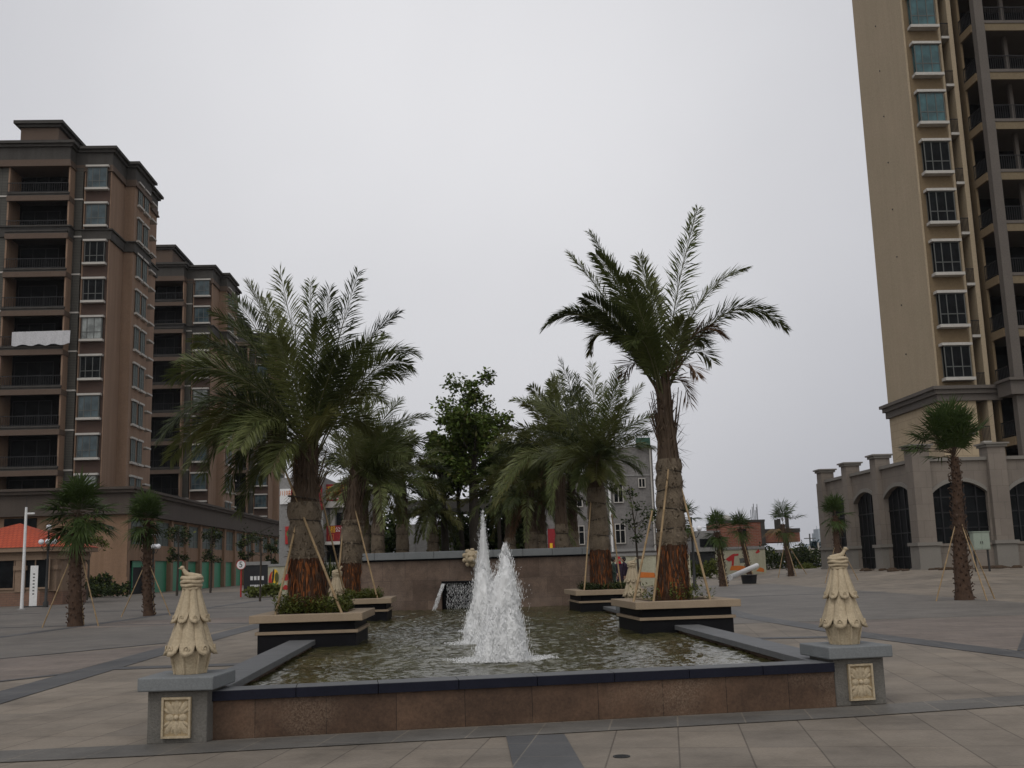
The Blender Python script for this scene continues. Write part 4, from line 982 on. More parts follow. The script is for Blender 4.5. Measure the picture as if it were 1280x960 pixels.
def left_tower(label):
    O = (at(139, 388, 90).x - .35, 88.7, 0)
    t = thing('apartment_tower', label, 'building', O, AX, 'tan apartment towers on the left')
    ztop = zat(148, 178, 90.2) - .5; zc0 = zat(145, 206, 90.2) - .35; zl0 = zat(142, 209, 89.9); zl8 = zat(122, 594, 89.9); pit = (zl0 - zl8) / 8
    foot = [(-19, .02), (-3.2, .02), (-3.2, 1.45), (0, 1.45), (0, 5.2), (.9, 5.2), (.9, 10), (.4, 10), (.4, 14), (-19, 14)]
    z0 = 7.0
    b = MB(); b.prism([(-2.35, 1.45), (0, 1.45), (0, 5.2), (.9, 5.2), (.9, 10), (.4, 10), (.4, 14), (-2.35, 14)], z0, zc0); b.build('side_wall', 'l_side', t)
    b = MB(); b.box(-2.2, -.06, 1.405, 1.445, z0, zc0 - .05); b.build('tile_facing', 'l_front', t)
    b = MB(); b.box(-2.32, -2.2, 1.36, 1.445, z0, zc0 - .05); b.box(-.055, .03, 1.38, 1.445, z0, zc0 - .05); b.build('corner_strips', 'l_side', t)
    b = MB(); b.box(-3.1, -2.4, 1.25, 2.4, z0, zc0); b.box(-9.45, -8.45, .22, 2.5, z0, zc0); b.box(-16, -15, .22, 2.5, z0, zc0); b.build('louvre_piers', 'louver', t)
    b = MB()
    for x in (-9.6, -8.42, -3.25, -16.2, -14.97): b.box(x, x + .14, .1, 2.45, z0, zc0)
    b.build('pier_strips', 'l_side', t)
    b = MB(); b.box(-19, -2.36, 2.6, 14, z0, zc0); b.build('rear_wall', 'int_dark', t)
    wins = []
    wp = window_proto(t, 1.72, pit * .56, .32, 'frame', 'glass', 'white', (.27, .62), .33)
    sp = window_proto(t, 1.25, pit * .6, .1, 'frame', 'glass_side', 'white', (.5,), .4)
    bal = MB(); bal.box(-8.4, -3.15, -.05, 2.59, -.16, .0, 1); bal.box(-8.42, -3.1, -.12, .12, -.62, -.16); bal.box(-3.3, -3.06, -.11, 2.4, -.62, -.16); bal.box(-8.42, -3.1, -.13, .1, .003, .15, 1)
    bal = bal.build('balcony', ['l_trim', 'l_dark'], t)
    rl = MB(); rl.box(-8.4, -3.2, -.06, -.02, .98, 1.04); rl.box(-8.4, -3.2, -.06, -.02, .2, .24)
    for i in range(27): rl.box(-8.4 + i * .2, -8.375 + i * .2, -.055, -.03, .16, .98)
    rl.build('railing', 'rail', bal)
    dr = MB()
    for x in (-8.1, -7.0, -5.9, -4.8): dr.box(x - .03, x + .03, 2.5, 2.585, .05, pit * .78)
    dr.box(-8.1, -4.8, 2.52, 2.59, pit * .78, pit * .78 + .07); dr.build('sliding_door_frame', 'rail', bal)
    dg = MB(); dg.box(-8.07, -4.83, 2.54, 2.57, .05, pit * .78); dg.build('sliding_door_pane', 'glass_dark', bal)
    trim = MB(); trim.box(-3.12, -2.36, 1.18, 1.9, -.07, .07); trim = trim.build('pier_trim', 'white', t); trim2 = MB(); trim2.box(-9.46, -8.44, .15, .9, -.07, .07); trim2 = trim2.build('pier_trim', 'white', t)
    curt = {2: 'glass_dark', 3: 'glass_dark', 4: 'glass_curtain', 5: 'glass_dark', 8: 'glass_curtain'}
    for k in range(10):
        zl = zl0 - pit * k; zb = zl - pit * .56
        o = wp if k == 0 else copy_tree(wp, t); o.location = (-1.15, 1.4, zb)
        if k in curt:
            for c in o.children:
                if c.name.startswith('pane'): c.data = c.data.copy(); c.data.materials[0] = mt[curt[k]]
        for j, y in enumerate((6.7, 8.6)):
            s = sp if k == 0 and j == 0 else copy_tree(sp, t); s.rotation_euler = (0, 0, PI / 2); s.location = (.91, y, zb + .1)
        fl = zl - pit * .83
        o = bal if k == 0 else copy_tree(bal, t); o.location = (0, 0, fl)
        o2 = copy_tree(bal, t); o2.location = (-6.5, 0, fl)
        for tq in (trim, trim2): o = tq if k == 0 else copy_tree(tq, t); o.location = (0, 0, fl - .1)
    led = MB(); led.box(.4, 1.15, 10.02, 11.6, 0, .16); led = led.build('ledge', 'white', t)
    for k in range(20):
        o = led if k == 0 else copy_tree(led, t); o.location = (0, 0, zl0 - pit * .5 * k - .2)
    b = MB(); b.prism(offs(foot, .12), zc0 - .15, zc0 + .3, 1); b.prism(offs(foot, .06), zc0 + .303, ztop - .5); b.prism(offs(foot, .28), ztop - .497, ztop - .25); b.prism(offs(foot, .5), ztop - .247, ztop)
    b.prism(offs(foot, .2), zc0 - .32, zc0 - .153, 1)
    b.build('cornice', ['l_dark', 'l_trim'], t)
    zb = (zat(140, 286, 90) + zat(140, 301, 90)) / 2
    b = MB(); f2 = [(x, max(y, .25)) for x, y in foot]; b.prism(offs(f2, .18), zb - .42, zb + .42); b.prism(offs(f2, .32), zb + .423, zb + .55); b.build('band_course', 'l_dark', t)
    px0, px1 = at(33, 156, 92).x - O[0], at(79, 156, 92).x - O[0]; zt = zat(60, 156, 92)
    pf = [(px0, 3), (px1, 3), (px1, 11), (px0, 11)]
    b = MB(); b.prism(pf, ztop - .5, zt - .55, 1); b.prism(offs(pf, .25), zt - .547, zt - .3); b.prism(offs(pf, .5), zt - .297, zt); b.build('roof_house', ['l_dark', 'l_trim'], t)
    return t, pit, zl0
T1, PIT, ZL0 = left_tower('nearest tan apartment tower with grey cornice and white window sills, far left')
def tower_copy(s, label):
    c = copy_tree(T1); v = loc2w((0, 0), 0, s); c.location = T1.location + Vector((v.x, v.y, 0)); c['label'] = label; return c
tower_copy(38, 'second tan apartment tower, partly behind the left palm fronds')
tower_copy(77, 'third and farthest tan apartment tower, glimpsed under the left palm fronds')
# white sheet over a balcony rail, fifth floor
def sheet_cloth():
    a, c = at(15, 416, 88.1), at(88, 414, 88.1); z1 = at(50, 414, 88.1).z; z0 = at(50, 431, 88.1).z; b = MB(); nx, nz = 40, 6; vs = []
    for lay in (0, .03):
        for j in range(nz + 1):
            for i in range(nx + 1):
                x = a.x + (c.x - a.x) * i / nx; z = z1 + (z0 - z1) * j / nz * (1 + .06 * math.sin(i * .6))
                vs.append((x, 88.1 + .05 * math.sin(i * .9) * j / nz + .03 * math.sin(i * 2.3) + lay, z))
    m = (nx + 1) * (nz + 1); fs = []
    for j in range(nz):
        for i in range(nx):
            p = j * (nx + 1) + i; fs.append((p, p + nx + 1, p + nx + 2, p + 1)); fs.append((m + p, m + p + 1, m + p + nx + 2, m + p + nx + 1))
    b.add(vs, fs, 0, True)
    tag(b.build('white_sheet', 'cloth', None, (a.x, 88.1, z1)), 'white sheet hung over a balcony railing of the nearest tower', 'sheet')
sheet_cloth()

# long two-storey shop building under the towers
def podium():
    O = (-31.0, 85.0, 0); t = thing('shop_building', 'long two-storey brown shop building with green shutters under the towers', 'building', O, AX)
    zt, zc = zat(156, 609, 85), zat(156, 640, 85); L = 74
    b = MB(); b.box(-62, -.35, .35, L, 0, zc); b.build('core', 'int_dark', t)
    piers = [0, 7.0, 12.7, 18.0, 23.4, 28.8, 34.2, 39.6, 45, 50.4, 55.8, 61.2, 66.6, L - .6]
    zs, zw0, zw1 = zat(197, 701, 94), zat(205, 683, 97), zat(197, 652, 94)
    for p in piers:
        b = MB(); b.box(-.35, .22, p, p + .75, 0, zc); b.build('pilaster', 'p_wall', t)
    b = MB()
    for i in range(len(piers) - 1): b.box(-.35, .0, piers[i] + .752, piers[i + 1] - .002, zs, zw0)
    for i in range(len(piers) - 1): b.box(-.35, .0, piers[i] + .752, piers[i + 1] - .002, zw1, zc - .002)
    b.build('spandrels', 'p_wall', t)
    b = MB(); b.box(-62, -.352, 0, .348, 0, zc); b.build('front_wall', 'p_wall', t)
    sh = MB(); sh.box(-.2, -.12, 0, 1, 0, zs - .02); fr = MB(); fr.box(-.12, -.05, 0, 1, 0, 1)
    for i in range(len(piers) - 1):
        y0, y1 = piers[i] + .76, piers[i + 1] - .01
        if i == 0:
            b = MB(); b.box(-.3, -.24, y0 + 2.2, y1, zs - .55, zs - .02); b.box(-.3, -.22, y0 + 2.2, y0 + 2.3, 0, zs - .56); b.build('shop_header', 'green_shutter', t)
            b = MB(); b.box(-.34, -.3, y0, y1, 0, zs - .6); b.build('open_shopfront', 'glass_dark', t)
        elif i == 3:
            b = MB(); b.box(-.3, -.24, y0, y1, zs - .8, zs - .02); b.box(-.3, -.24, y0 + 2.6, y1, 0, zs - .81); b.build('shutter', 'green_shutter', t)
            b = MB(); b.box(-.34, -.31, y0, y0 + 2.59, 0, zs - .81); b.build('open_door', 'glass_dark', t)
        else:
            b = MB(); b.box(-.26, -.18, y0, y1, 0, zs - .02); b.build('shutter', 'green_shutter', t)
        n = 5 if i == 0 else 3; w = (y1 - y0) / n; a = .25
        b = MB()
        for k in range(n + 1): b.box(-.16, -.06, y0 + k * w - .05 + (.05 if k == 0 else 0) - (.05 if k == n else 0), y0 + k * w + .05 + (.05 if k == 0 else 0) - (.05 if k == n else 0), zw0 + .005, zw1 - .005)
        b.box(-.15, -.07, y0 + .1, y1 - .1, zw0 + .6, zw0 + .68); f = b.build('window', 'frame', t)
        b = MB(); b.box(-.13, -.1, y0, y1, zw0 + .01, zw1 - .01); b.build('pane', 'glass_side', f)
    b = MB(); b.box(-62, .4, -.4, L + .3, zc, zt - .45); b.box(-62.2, .75, -.75, L + .6, zt - .447, zt - .2); b.box(-62.3, .95, -.95, L + .8, zt - .197, zt)
    b.box(-62.1, .55, -.55, L + .4, zc - .16, zc - .003)
    b.build('parapet', 'p_dark', t)
    # south face: pilaster at the corner and dark window openings
    b = MB(); b.box(-1.6, .24, -.12, -.003, 0, zc - .17); b.box(-1.75, .36, -.26, -.125, 0, 1.4); b.build('pilaster', 'p_wall', t)
    b = MB(); b.box(-15.2, -14.2, -.12, -.003, 0, zc - .17); b.build('pilaster', 'p_wall', t)
    for q0, q1 in ((-9.4, -6.9), (-13.6, -12.0)):
        b = MB(); b.box(q0, q1, -.1, .0, 4.0, 6.2); b.build('front_window', 'glass_dark', t)
    return t
podium()

# right tower --------------------------------------------------------------
def right_tower():
    O = (27.5, 68, 0); t = thing('cream_tower', 'tall cream apartment tower with blank side wall, upper right', 'building', O, AX)
    zt = 48; zb1, zb0 = zat(1172, 484, 68), zat(1172, 502, 68)
    zl = [zat(1140 + 62 / 3.2, 180 + 190 / 3.2, 67.6), zat(1140 + 102 / 3.2, 180 + 808 / 3.2, 67.6)]
    pit = (zl[0] - zl[1]) / 3; D = 8.2
    b = MB(); b.box(-.02, 2.4, 0, D, zb1, zt); bw = b.build('blank_wall', 'r_cream', t)
    for k in range(11):
        b = MB(); b.tube([(-.07, 4.3, zl[0] + pit * (k - 3) + .4), (-.015, 4.3, zl[0] + pit * (k - 3) + .4)], .05, 8); b.build('vent_hole', 'black', bw)
    b = MB(); b.box(-.02, 2.4, -.02, D, 0, zb0); b.build('lower_wall', 'r_tile', t)
    b = MB(); b.box(.12, 2.35, -.05, -.003, zb1, zt); b.build('bay_facing', 'r_tan', t)
    b = MB(); b.box(2.41, 3.95, 1.0, 12, 0, zt); b.build('niche_wall', 'r_tan', t)
    b = MB(); b.box(2.4, 2.56, -.06, 1, zb1, zt); b.build('pilaster', 'r_cream', t)
    b = MB(); b.box(3.12, 3.42, -.1, 1.1, 4, zt); b.build('pilaster', 'r_cream', t)
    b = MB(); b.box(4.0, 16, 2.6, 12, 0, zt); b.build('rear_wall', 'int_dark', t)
    b = MB(); b.box(4.05, 4.65, -2.0, -1.46, 0, zt); b.build('grey_pier', 'r_grey', t)
    b = MB(); b.box(9.9, 10.5, -2.0, -1.46, 0, zt); b.build('grey_pier', 'r_grey', t)
    wp = window_proto(t, 1.72, pit * .6, .42, 'frame', 'glass_dark', 'white', (.3, .66), .34)
    nb = MB(); nb.box(2.57, 3.11, -.15, 1.0, -.18, 0); nb = nb.build('small_balcony', 'white', t)
    rl = MB(); rl.box(2.57, 3.11, -.12, -.08, .92, .97)
    for i in range(6): rl.box(2.59 + i * .09, 2.61 + i * .09, -.115, -.09, .01, .92)
    rl.build('railing', 'rail', nb)
    rec = MB(); rec.box(3.43, 3.94, .9, .985, 0, pit * .74); rec = rec.build('tall_window', 'glass_dark', t)
    bb = MB(); bb.box(3.62, 3.70, .8, .893, .9, pit * .72); bb.build('light_mullion', 'white', rec)
    sb = MB(); sb.box(3.96, 4.12, .15, 2.58, -.42, pit - .425); sb.box(3.96, 4.12, -1.45, .148, -.42, .12)
    sb = sb.build('return_wall', 'r_tan', t)
    q = MB(); q.box(3.95, 4.0, -1.44, .14, 1.08, 1.14); q.box(3.95, 4.0, -1.44, .14, .2, .25)
    for i in range(9): q.box(3.96, 3.99, -1.4 + i * .19, -1.37 + i * .19, .125, 1.08)
    q.build('railing', 'rail', sb)
    rb = MB(); rb.box(4.14, 9.89, -1.45, 2.58, -.3, 0, 0); rb.box(4.66, 9.89, -1.8, -1.452, -.3, 0, 0); rb.box(4.66, 9.89, -1.9, -1.803, -.55, -.04, 1); rb.box(4.66, 9.89, -1.95, -1.8, -.037, .16, 2)
    rb = rb.build('balcony', ['r_grey', 'r_slab', 'r_grey'], t)
    q = MB(); q.box(4.66, 9.89, -1.9, -1.86, 1.1, 1.15)
    for i in range(34): q.box(4.7 + i * .15, 4.725 + i * .15, -1.89, -1.865, .165, 1.1)
    q.build('railing', 'rail', rb)
    q = MB(); q.box(4.7, 9.8, 2.45, 2.56, .05, pit * .74); q.build('glass_doors', 'glass_dark', rb)
    q = MB(); q.box(6.6, 6.85, -.6, -.35, .01, pit - .31); q.build('column', 'r_grey', rb)
    for k in range(-3, 9):
        z = zl[0] + pit * k - pit * .6 
        if k >= -3 and z > zb1 + .1:
            o = wp if k == 0 else copy_tree(wp, t); o.location = (1.28, -.05, z)
            if k >= 2:
                for c in o.children:
                    if c.name.startswith('pane'): c.data = c.data.copy(); c.data.materials[0] = mt['glass_blue']
    for k in range(-5, 9):
        z = zl[0] + pit * k - pit * .78
        for pr in (nb, rec, sb, rb):
            o = pr if k == 0 else copy_tree(pr, t); o.location = (0, 0, z)
    f = [(-.02, -.02), (4.4, -.02), (4.4, .5), (4.4, D), (-.02, D)]
    f = [(-.02, -.02), (3.9, -.02), (3.9, D), (-.02, D)]
    b = MB(); b.prism(offs(f, .18), zb0, zb0 + .45); b.prism(offs(f, .34), zb0 + .453, zb1 - .2); b.prism(offs(f, .5), zb1 - .197, zb1 + .02)
    b.build('belt_cornice', 'r_grey', t)
    b = MB(); b.box(3.6, 11, -2.3, -.6, zb0 + .05, zb1 - .02); b.box(3.45, 11, -2.5, -.6, zb1 - .017, zb1 + .16); b.build('pier_cornice', 'r_grey', t)
    return t
right_tower()

def arcade():
    z0 = .42; O = (23.15, 62, z0); t = thing('arcade_building', 'grey stone arcade with arched openings and raised pillars below the cream tower', 'building', O, AX)
    H = zat(1156, 555, 62) - z0; hw = zat(1200, 575, 62) - z0; hp = zat(1156, 680, 62) - z0; zsp = zat(1178, 616, 62.3) - z0; zcr = zat(1210, 601, 62.3) - z0
    pw = 1.05
    Y = [0, 5.6, 10.9, 16.1]; Xs = [4.55, 9.2]
    def pillar(x, y, w=pw):
        b = MB(); b.box(x, x + w, y, y + w, hp + .1, H - .25); p = b.build('pillar', 'a_stone', t)
        b = MB(); b.box(x - .1, x + w + .1, y - .1, y + w + .1, H - .248, H - .1); b.box(x - .2, x + w + .2, y - .2, y + w + .2, H - .097, H); b.build('cap', 'a_trim', p)
        b = MB(); b.box(x - .1, x + w + .1, y - .1, y + w + .1, -.6, hp - .1); b.box(x - .2, x + w + .2, y - .2, y + w + .2, hp - .097, hp + .097); b.box(x - .16, x + w + .16, y - .16, y + w + .16, -.6, .16); b.build('plinth', 'a_trim', p)
    for y in Y: pillar(0, y, pw if y == 0 else .95)
    for x in Xs: pillar(x, 0)
    def arch(x0, x1, low, rotated):
        n = 16; pts = []; cx = (x0 + x1) / 2; a = (x1 - x0) / 2 - .12
        r0 = zcr - zsp; Rr = (a * a + r0 * r0) / (2 * r0); ph = math.asin(a / Rr)
        arc = [(cx - Rr * math.sin(ph * (1 - 2 * i / n)), zcr - Rr + Rr * math.cos(ph * (1 - 2 * i / n))) for i in range(n + 1)]
        b = MB()
        poly = [(x0, low)] + [(x0 + .12, low)] + arc + [(x1 - .12, low), (x1, low), (x1, hw), (x0, hw)]
        # wall as strips so that every face stays convex
        b.slabxz([(x0, low), (x0 + .12, low), (x0 + .12, hw), (x0, hw)], .35, .7); b.slabxz([(x1 - .12, low), (x1, low), (x1, hw), (x1 - .12, hw)], .35, .7)
        for i in range(n): b.slabxz([arc[i], arc[i + 1], (arc[i + 1][0], hw), (arc[i][0], hw)], .35, .7)
        w = b
        m = MB(); ring = []
        for i in range(n): m.slabxz([arc[i], arc[i + 1], (arc[i + 1][0], arc[i + 1][1] + .24), (arc[i][0], arc[i][1] + .24)], .27, .348)
        m.box(x0 + .005, x1 - .005, .2, .8, hw + .003, hw + .2)
        gl = MB(); gl.box(x0 + .05, x1 - .05, .6, .64, low, zcr + .1)
        fr = MB(); k = 5
        for i in range(1, k): fr.box(x0 + (x1 - x0) * i / k - .035, x0 + (x1 - x0) * i / k + .035, .54, .598, low, zcr - .1)
        for i in range(1, 4): fr.box(x0 + .1, x1 - .1, .55, .597, low + (zcr - low) * i / 4 - .035, low + (zcr - low) * i / 4 + .035)
        base = None
        if low > .5: base = MB(); base.box(x0, x1, .3, .72, -.6, low - .15); base.box(x0, x1, .22, .75, low - .148, low - .003)
        for q in (w, m, gl, fr, base):
            if q and rotated: q.v = [(y, x, z) for x, y, z in q.v]; q.f = [tuple(reversed(f)) for f in q.f]
        a_ = w.build('arch_wall', 'a_stone', t); m.build('arch_moulding', 'a_trim', t)
        f_ = fr.build('window_grid', 'rail', t); gl.build('pane', 'glass_dark', f_)
        if base: base.build('window_base', 'a_stone', t)
    for i in range(3): arch(Y[i] + (pw if i == 0 else .95), Y[i + 1], -.6, True)
    xs = [pw, Xs[0], Xs[0] + pw, Xs[1]]
    arch(xs[0], xs[1], hp, False); arch(xs[2], xs[3], hp, False)
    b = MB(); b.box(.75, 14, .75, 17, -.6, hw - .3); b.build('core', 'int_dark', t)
    b = MB(); b.box(.72, 14, .72, 17, hw - .298, hw - .1); b.build('roof', 'a_trim', t)
    b = MB(); b.box(.0, .8, 17.06, 17.3, -.6, hw); b.build('end_wall', 'a_stone', t)
arcade()
def cabinet():
    p = at(1229, 716, 55); z = gz(p.x, 55); t = thing('electric_cabinet', 'pale green electric cabinet on legs before the arcade', 'cabinet', (p.x, 55, z))
    zt, zb = zat(1229, 664, 55) - z, zat(1229, 687, 55) - z
    b = MB(); b.box(-.42, .42, -.2, .2, zb, zt - .04); b.build('body', 'cabinet', t, bevel=.01)
    b = MB(); b.box(-.46, .46, -.24, .24, zt - .038, zt); b.build('lid', 'cabinet', t)
    b = MB(); b.box(-.4, -.01, -.215, -.202, zb + .05, zt - .08); b.box(.01, .4, -.215, -.202, zb + .05, zt - .08); b.build('doors', 'cabinet', t)
    for x in (-.34, .34):
        b = MB(); b.box(x - .04, x + .04, -.04, .04, 0, zb - .002); b.build('leg', 'iron', t)
    b = MB()
    for s in (-1, 1): b.box(-.03 + s * .05, -.01 + s * .05, -.24, -.216, zb + .3, zb + .42)
    b.build('handles', 'iron', t)
cabinet()
def rubble():
    rnd = random.Random(8); b = MB()
    for i in range(70):
        q = rnd.random(); x = 21.6 + q * 5.5 + rnd.uniform(-.4, .4); y = 59.6 + rnd.uniform(-1.2, .8); s_ = rnd.uniform(.05, .22)
        if q < .25: y = 61 + rnd.random() * 8; x = 21.7 + rnd.uniform(-.4, .5)
        b.ball((x, y, gz(x, y) + s_ * .2), s_, 5, 0, (1.4, 1, .6))
    stuff(b.build('building_rubble', 'soil', None, (23, 60, .4)), 'heap of earth and rubble along the foot of the arcade', 'rubble')
rubble()
# ------------------------------------------------------------------ guardhouse, lamps, left foreground furniture
def guardhouse():
    Y = 60; xr_ = xat(70, 720, Y); O = (xr_ - 4, Y, 0); t = thing('guardhouse', 'small stone guardhouse with red tiled hip roof at left edge', 'building', O)
    ze = zat(40, 683, Y); za = zat(25, 654, Y + 2.5); c = .9
    def octo(d): return [(-4 - d + c, -d), (4 + d - c, -d), (4 + d, c - d), (4 + d, 5 - c + d), (4 + d - c, 5 + d), (-4 - d + c, 5 + d), (-4 - d, 5 - c + d), (-4 - d, c - d)]
    b = MB(); b.prism(octo(0), 0, ze - .35); b.build('wall', 'guard', t)
    b = MB(); b.prism(octo(.06), 0, .75); b.build('base_course', 'guard_brick', t)
    b = MB(); b.prism(octo(.15), ze - .75, ze - .5); b.prism(octo(.1), ze - .498, ze - .3); b.prism(octo(.5), ze - .298, ze - .05); b.build('cornice', 'guard', t)
    b = MB(); o = octo(.55); ap = (xat(25, 654, Y + 2.5) - O[0], 2.5, za)
    b.add([(x, y, ze - .047) for x, y in o] + [ap], [(i, (i + 1) % 8, 8) for i in range(8)] + [tuple(reversed(range(8)))]); b.build('roof', 'red_tile', t)
    for x in (-3.2, 2.05, 3.62):
        b = MB(); b.box(x - .28, x + .28, -.12 if x < 3 else .3, -.002 if x < 3 else .7, .76, ze - .76); b.box(x - .36, x + .36, -.2 if x < 3 else .2, -.004 if x < 3 else .8, 1.95, 2.2); b.build('pilaster', 'guard', t)
    for x, w in ((.35, 1.3), (2.85, .75)):
        b = MB(); b.box(x - w - .06, x + w + .06, -.07, -.003, .9, 1.0); b.box(x - w - .06, x + w + .06, -.07, -.003, 2.55, 2.62); b.box(x - w - .06, x - w, -.065, -.003, 1.002, 2.548); b.box(x + w, x + w + .06, -.065, -.003, 1.002, 2.548); b.box(x - .03, x + .03, -.06, -.003, 1.002, 2.548)
        f = b.build('window', 'guard', t); b = MB(); b.box(x - w, x + w, -.03, -.012, 1.0, 2.55); b.build('pane', 'glass_dark', f)
guardhouse()
def globe_lamp(u, vbase, Y, vtop, arms, label, r=.19, ad=.45):
    x = xat(u, vbase, Y); O = (x, Y, gz(x, Y)); t = thing('globe_lamp', label, 'street lamp', O, group='street lamps with white globes')
    zt = zat(u, vtop, Y) - O[2]
    b = MB(); b.lathe([(.14, 0), (.14, .25), (.08, .32), (.06, zt * .4), (.045, zt - .25), (.07, zt - .2)], 10); b.build('post', 'iron', t)
    b = MB(); b.ball((0, 0, zt), r, 12); b.build('globe', 'globe', t)
    for a in arms:
        d = Vector((math.cos(a), math.sin(a), 0)); b = MB()
        b.tube([(0, 0, zt - 1.1), d * ad * .6 + Vector((0, 0, zt - 1.2)), d * ad + Vector((0, 0, zt - .95))], .022, 6); ar = b.build('arm', 'iron', t)
        b = MB(); b.ball(tuple(d * ad + Vector((0, 0, zt - .76))), r, 12); b.build('globe', 'globe', ar)
globe_lamp(57, 757, 56, 659, [R(200), R(-70), R(0), R(100)], 'globe lamp beside the guardhouse', .14, .34)
globe_lamp(190, 752, 68, 668, [R(180), R(0), R(90), R(-90)], 'globe lamp hidden behind second left fan palm, two globes showing', .16, .3)
globe_lamp(869, 738, 52, 641, [R(-20), R(190), R(80), R(-100)], 'globe lamp to the right of the tall date palm trunk', .13, .36)
def pole_lamp():
    p = at(27, 761, 52.7); x = p.x; zt = zat(32, 634, 52.7); t = thing('pole_lamp', 'slim white pole with short arm before the guardhouse', 'pole', (x, 52.7, 0))
    b = MB(); b.lathe([(.09, 0), (.08, .5), (.065, zt - .4), (.055, zt)], 10); b.build('pole', 'white_clean', t)
    b = MB(); b.box(.05, .42, -.04, .04, zt - .35, zt - .27); b.build('arm', 'white_clean', t)
    b = MB(); b.tube([(0, 0, zt), (0, 0, zt + .55)], .014, 5); b.build('rod', 'iron', t)
    b = MB(); b.lathe([(.22, 0), (.22, .04), (.1, .06)], 12); b.build('foot', 'concrete', t)
pole_lamp()
def banner():
    Y = 57; a = at(41, 757, Y); t = thing('banner_stand', 'narrow white banner standing before the guardhouse', 'banner', (a.x, Y, 0))
    h = zat(45, 707, Y); b = MB(); b.box(-.2, .2, -.015, .015, .06, h); b.build('banner', 'white_clean', t)
    b = MB(); b.box(-.55, .55, -.25, .25, 0, .055); b.build('foot', 'black', t)
    b = MB()
    for k in range(7): b.box(-.05, .05, -.02, -.0155, h * (.3 + .08 * k), h * (.3 + .08 * k) + .07)
    b.build('lettering', 'frame', t)
banner()
b = MB(); b.prism([(-1.6, -.35), (1.6, -.35), (1.7, .35), (-1.6, .35)], 0, .13)
o = b.build('kerb_block', 'black', None, (xat(62, 765, 49.5), 49.5, 0)); tag(o, 'low black kerb block on the paving behind the nearest left palm', 'kerb')
def hedge(u0, u1, v, Y, h, d, label, seed, name='hedge', m='dkshrub', N=2600):
    x0, x1 = xat(u0, v, Y), xat(u1, v, Y); rnd = random.Random(seed); b = MB()
    z0 = 0
    for i in range(N):
        x = rnd.uniform(x0, x1); y = Y + rnd.uniform(0, d); hh = h * (.72 + .5 * noise.noise((x * 1.1, y * 1.1, seed))); z = hh * rnd.random() ** .5
        q = Vector((rnd.uniform(-1, 1), rnd.uniform(-1, 1), rnd.uniform(-.5, 1))).normalized(); s_ = q.cross(Vector((rnd.uniform(-1, 1), rnd.uniform(-1, 1), .3))).normalized(); L = .22 * rnd.uniform(.6, 1.4); p = Vector((x, y, z))
        b.add([p, p + q * L * .5 + s_ * L * .3, p + q * L, p + q * L * .5 - s_ * L * .3], [(0, 1, 2, 3)], 1 if rnd.random() < .12 else 0)
    tag(b.build(name, [m, 'shrub'], None, ((x0 + x1) / 2, Y, 0)), label, 'hedge')
hedge(46, 152, 750, 76, 1.1, 2, 'low dark hedge along the blank end wall of the shop building', 81)
hedge(104, 136, 745, 80, 1.7, 1.5, 'taller dark bush against the end wall, behind nearest left palm', 82, 'bush', N=1800)
hedge(307, 345, 744, 63, .7, 1.5, 'low rough hedge under black notice board', 83, m='shrub', N=900)
def topiary(u, Y, vb, vtop, label, seed, rx=1.0):
    x = xat(u, vb, Y); zt = zat(u, vtop, Y); rnd = random.Random(seed); t = thing('street_tree', label, 'tree', (x, Y, 0), group='slim trees along the shop building')
    b = MB(); b.tube([(0, 0, 0), (.05, 0, zt * .5), (0, 0, zt * .95)], [.09, .07, .03], 7)
    cl = []
    for zc, r, n in ((zt - rx * .9, rx, 9), (zt * .56, rx * .75, 6)):
        for k in range(n):
            d = Vector((rnd.uniform(-1, 1), rnd.uniform(-1, 1), rnd.uniform(-.7, .7))) * r * .75; c = Vector((0, 0, zc)) + d; cl.append((c, r * .42)); b.tube([(0, 0, zc - r * .5), c], [.03, .012], 4)
    b.build('trunk', 'bark', t); b = MB(); leaf_cloud(b, cl, 900, .2, rnd, 0, 1); b.build('crown', ['dkshrub', 'shrub'], t)
topiary(221, 76, 747, 654, 'slim street tree with two leaf tiers, right of second left fan palm', 91, .95)
topiary(263, 84, 743, 658, 'slim street tree before the open green shop door', 92, .95)
topiary(309, 92, 740, 664, 'slim street tree behind round speed sign', 93, .9)
topiary(338, 100, 738, 672, 'slim dark street tree at far end of the shop building', 94, .8)
broad_tree('small round tree behind the nearest left fan palm', (xat(108, 750, 70), 70, 0), 2.2, at(113, 672, 70), 1.15, 1.25, 16, 1500, .2, 95, .08, ('shrub', 'leaf_y'), 'round_tree')
def bare_tree():
    Y = 55; x = xat(325, 748, Y); zt = zat(326, 655, Y); rnd = random.Random(4); t = thing('sapling', 'nearly bare sapling before the black notice board', 'tree', (x, Y, 0))
    b = MB(); b.tube([(0, 0, 0), (.03, 0, zt * .5), (0, 0, zt)], [.06, .05, .015], 6)
    for k in range(16):
        a = rnd.random() * 2 * PI; z = zt * rnd.uniform(.55, .98); l = rnd.uniform(.4, 1.0); d = Vector((math.cos(a) * l, math.sin(a) * l, l * .35)); b.tube([(0, 0, z), Vector((0, 0, z)) + d], [.018, .005], 4)
    b.build('trunk', 'bark', t); b = MB(); leaf_cloud(b, [((rnd.uniform(-.8, .8), rnd.uniform(-.8, .8), zt * rnd.uniform(.75, 1)), .35) for k in range(8)], 160, .12, rnd, 0); b.build('crown', 'dkshrub', t)
bare_tree()
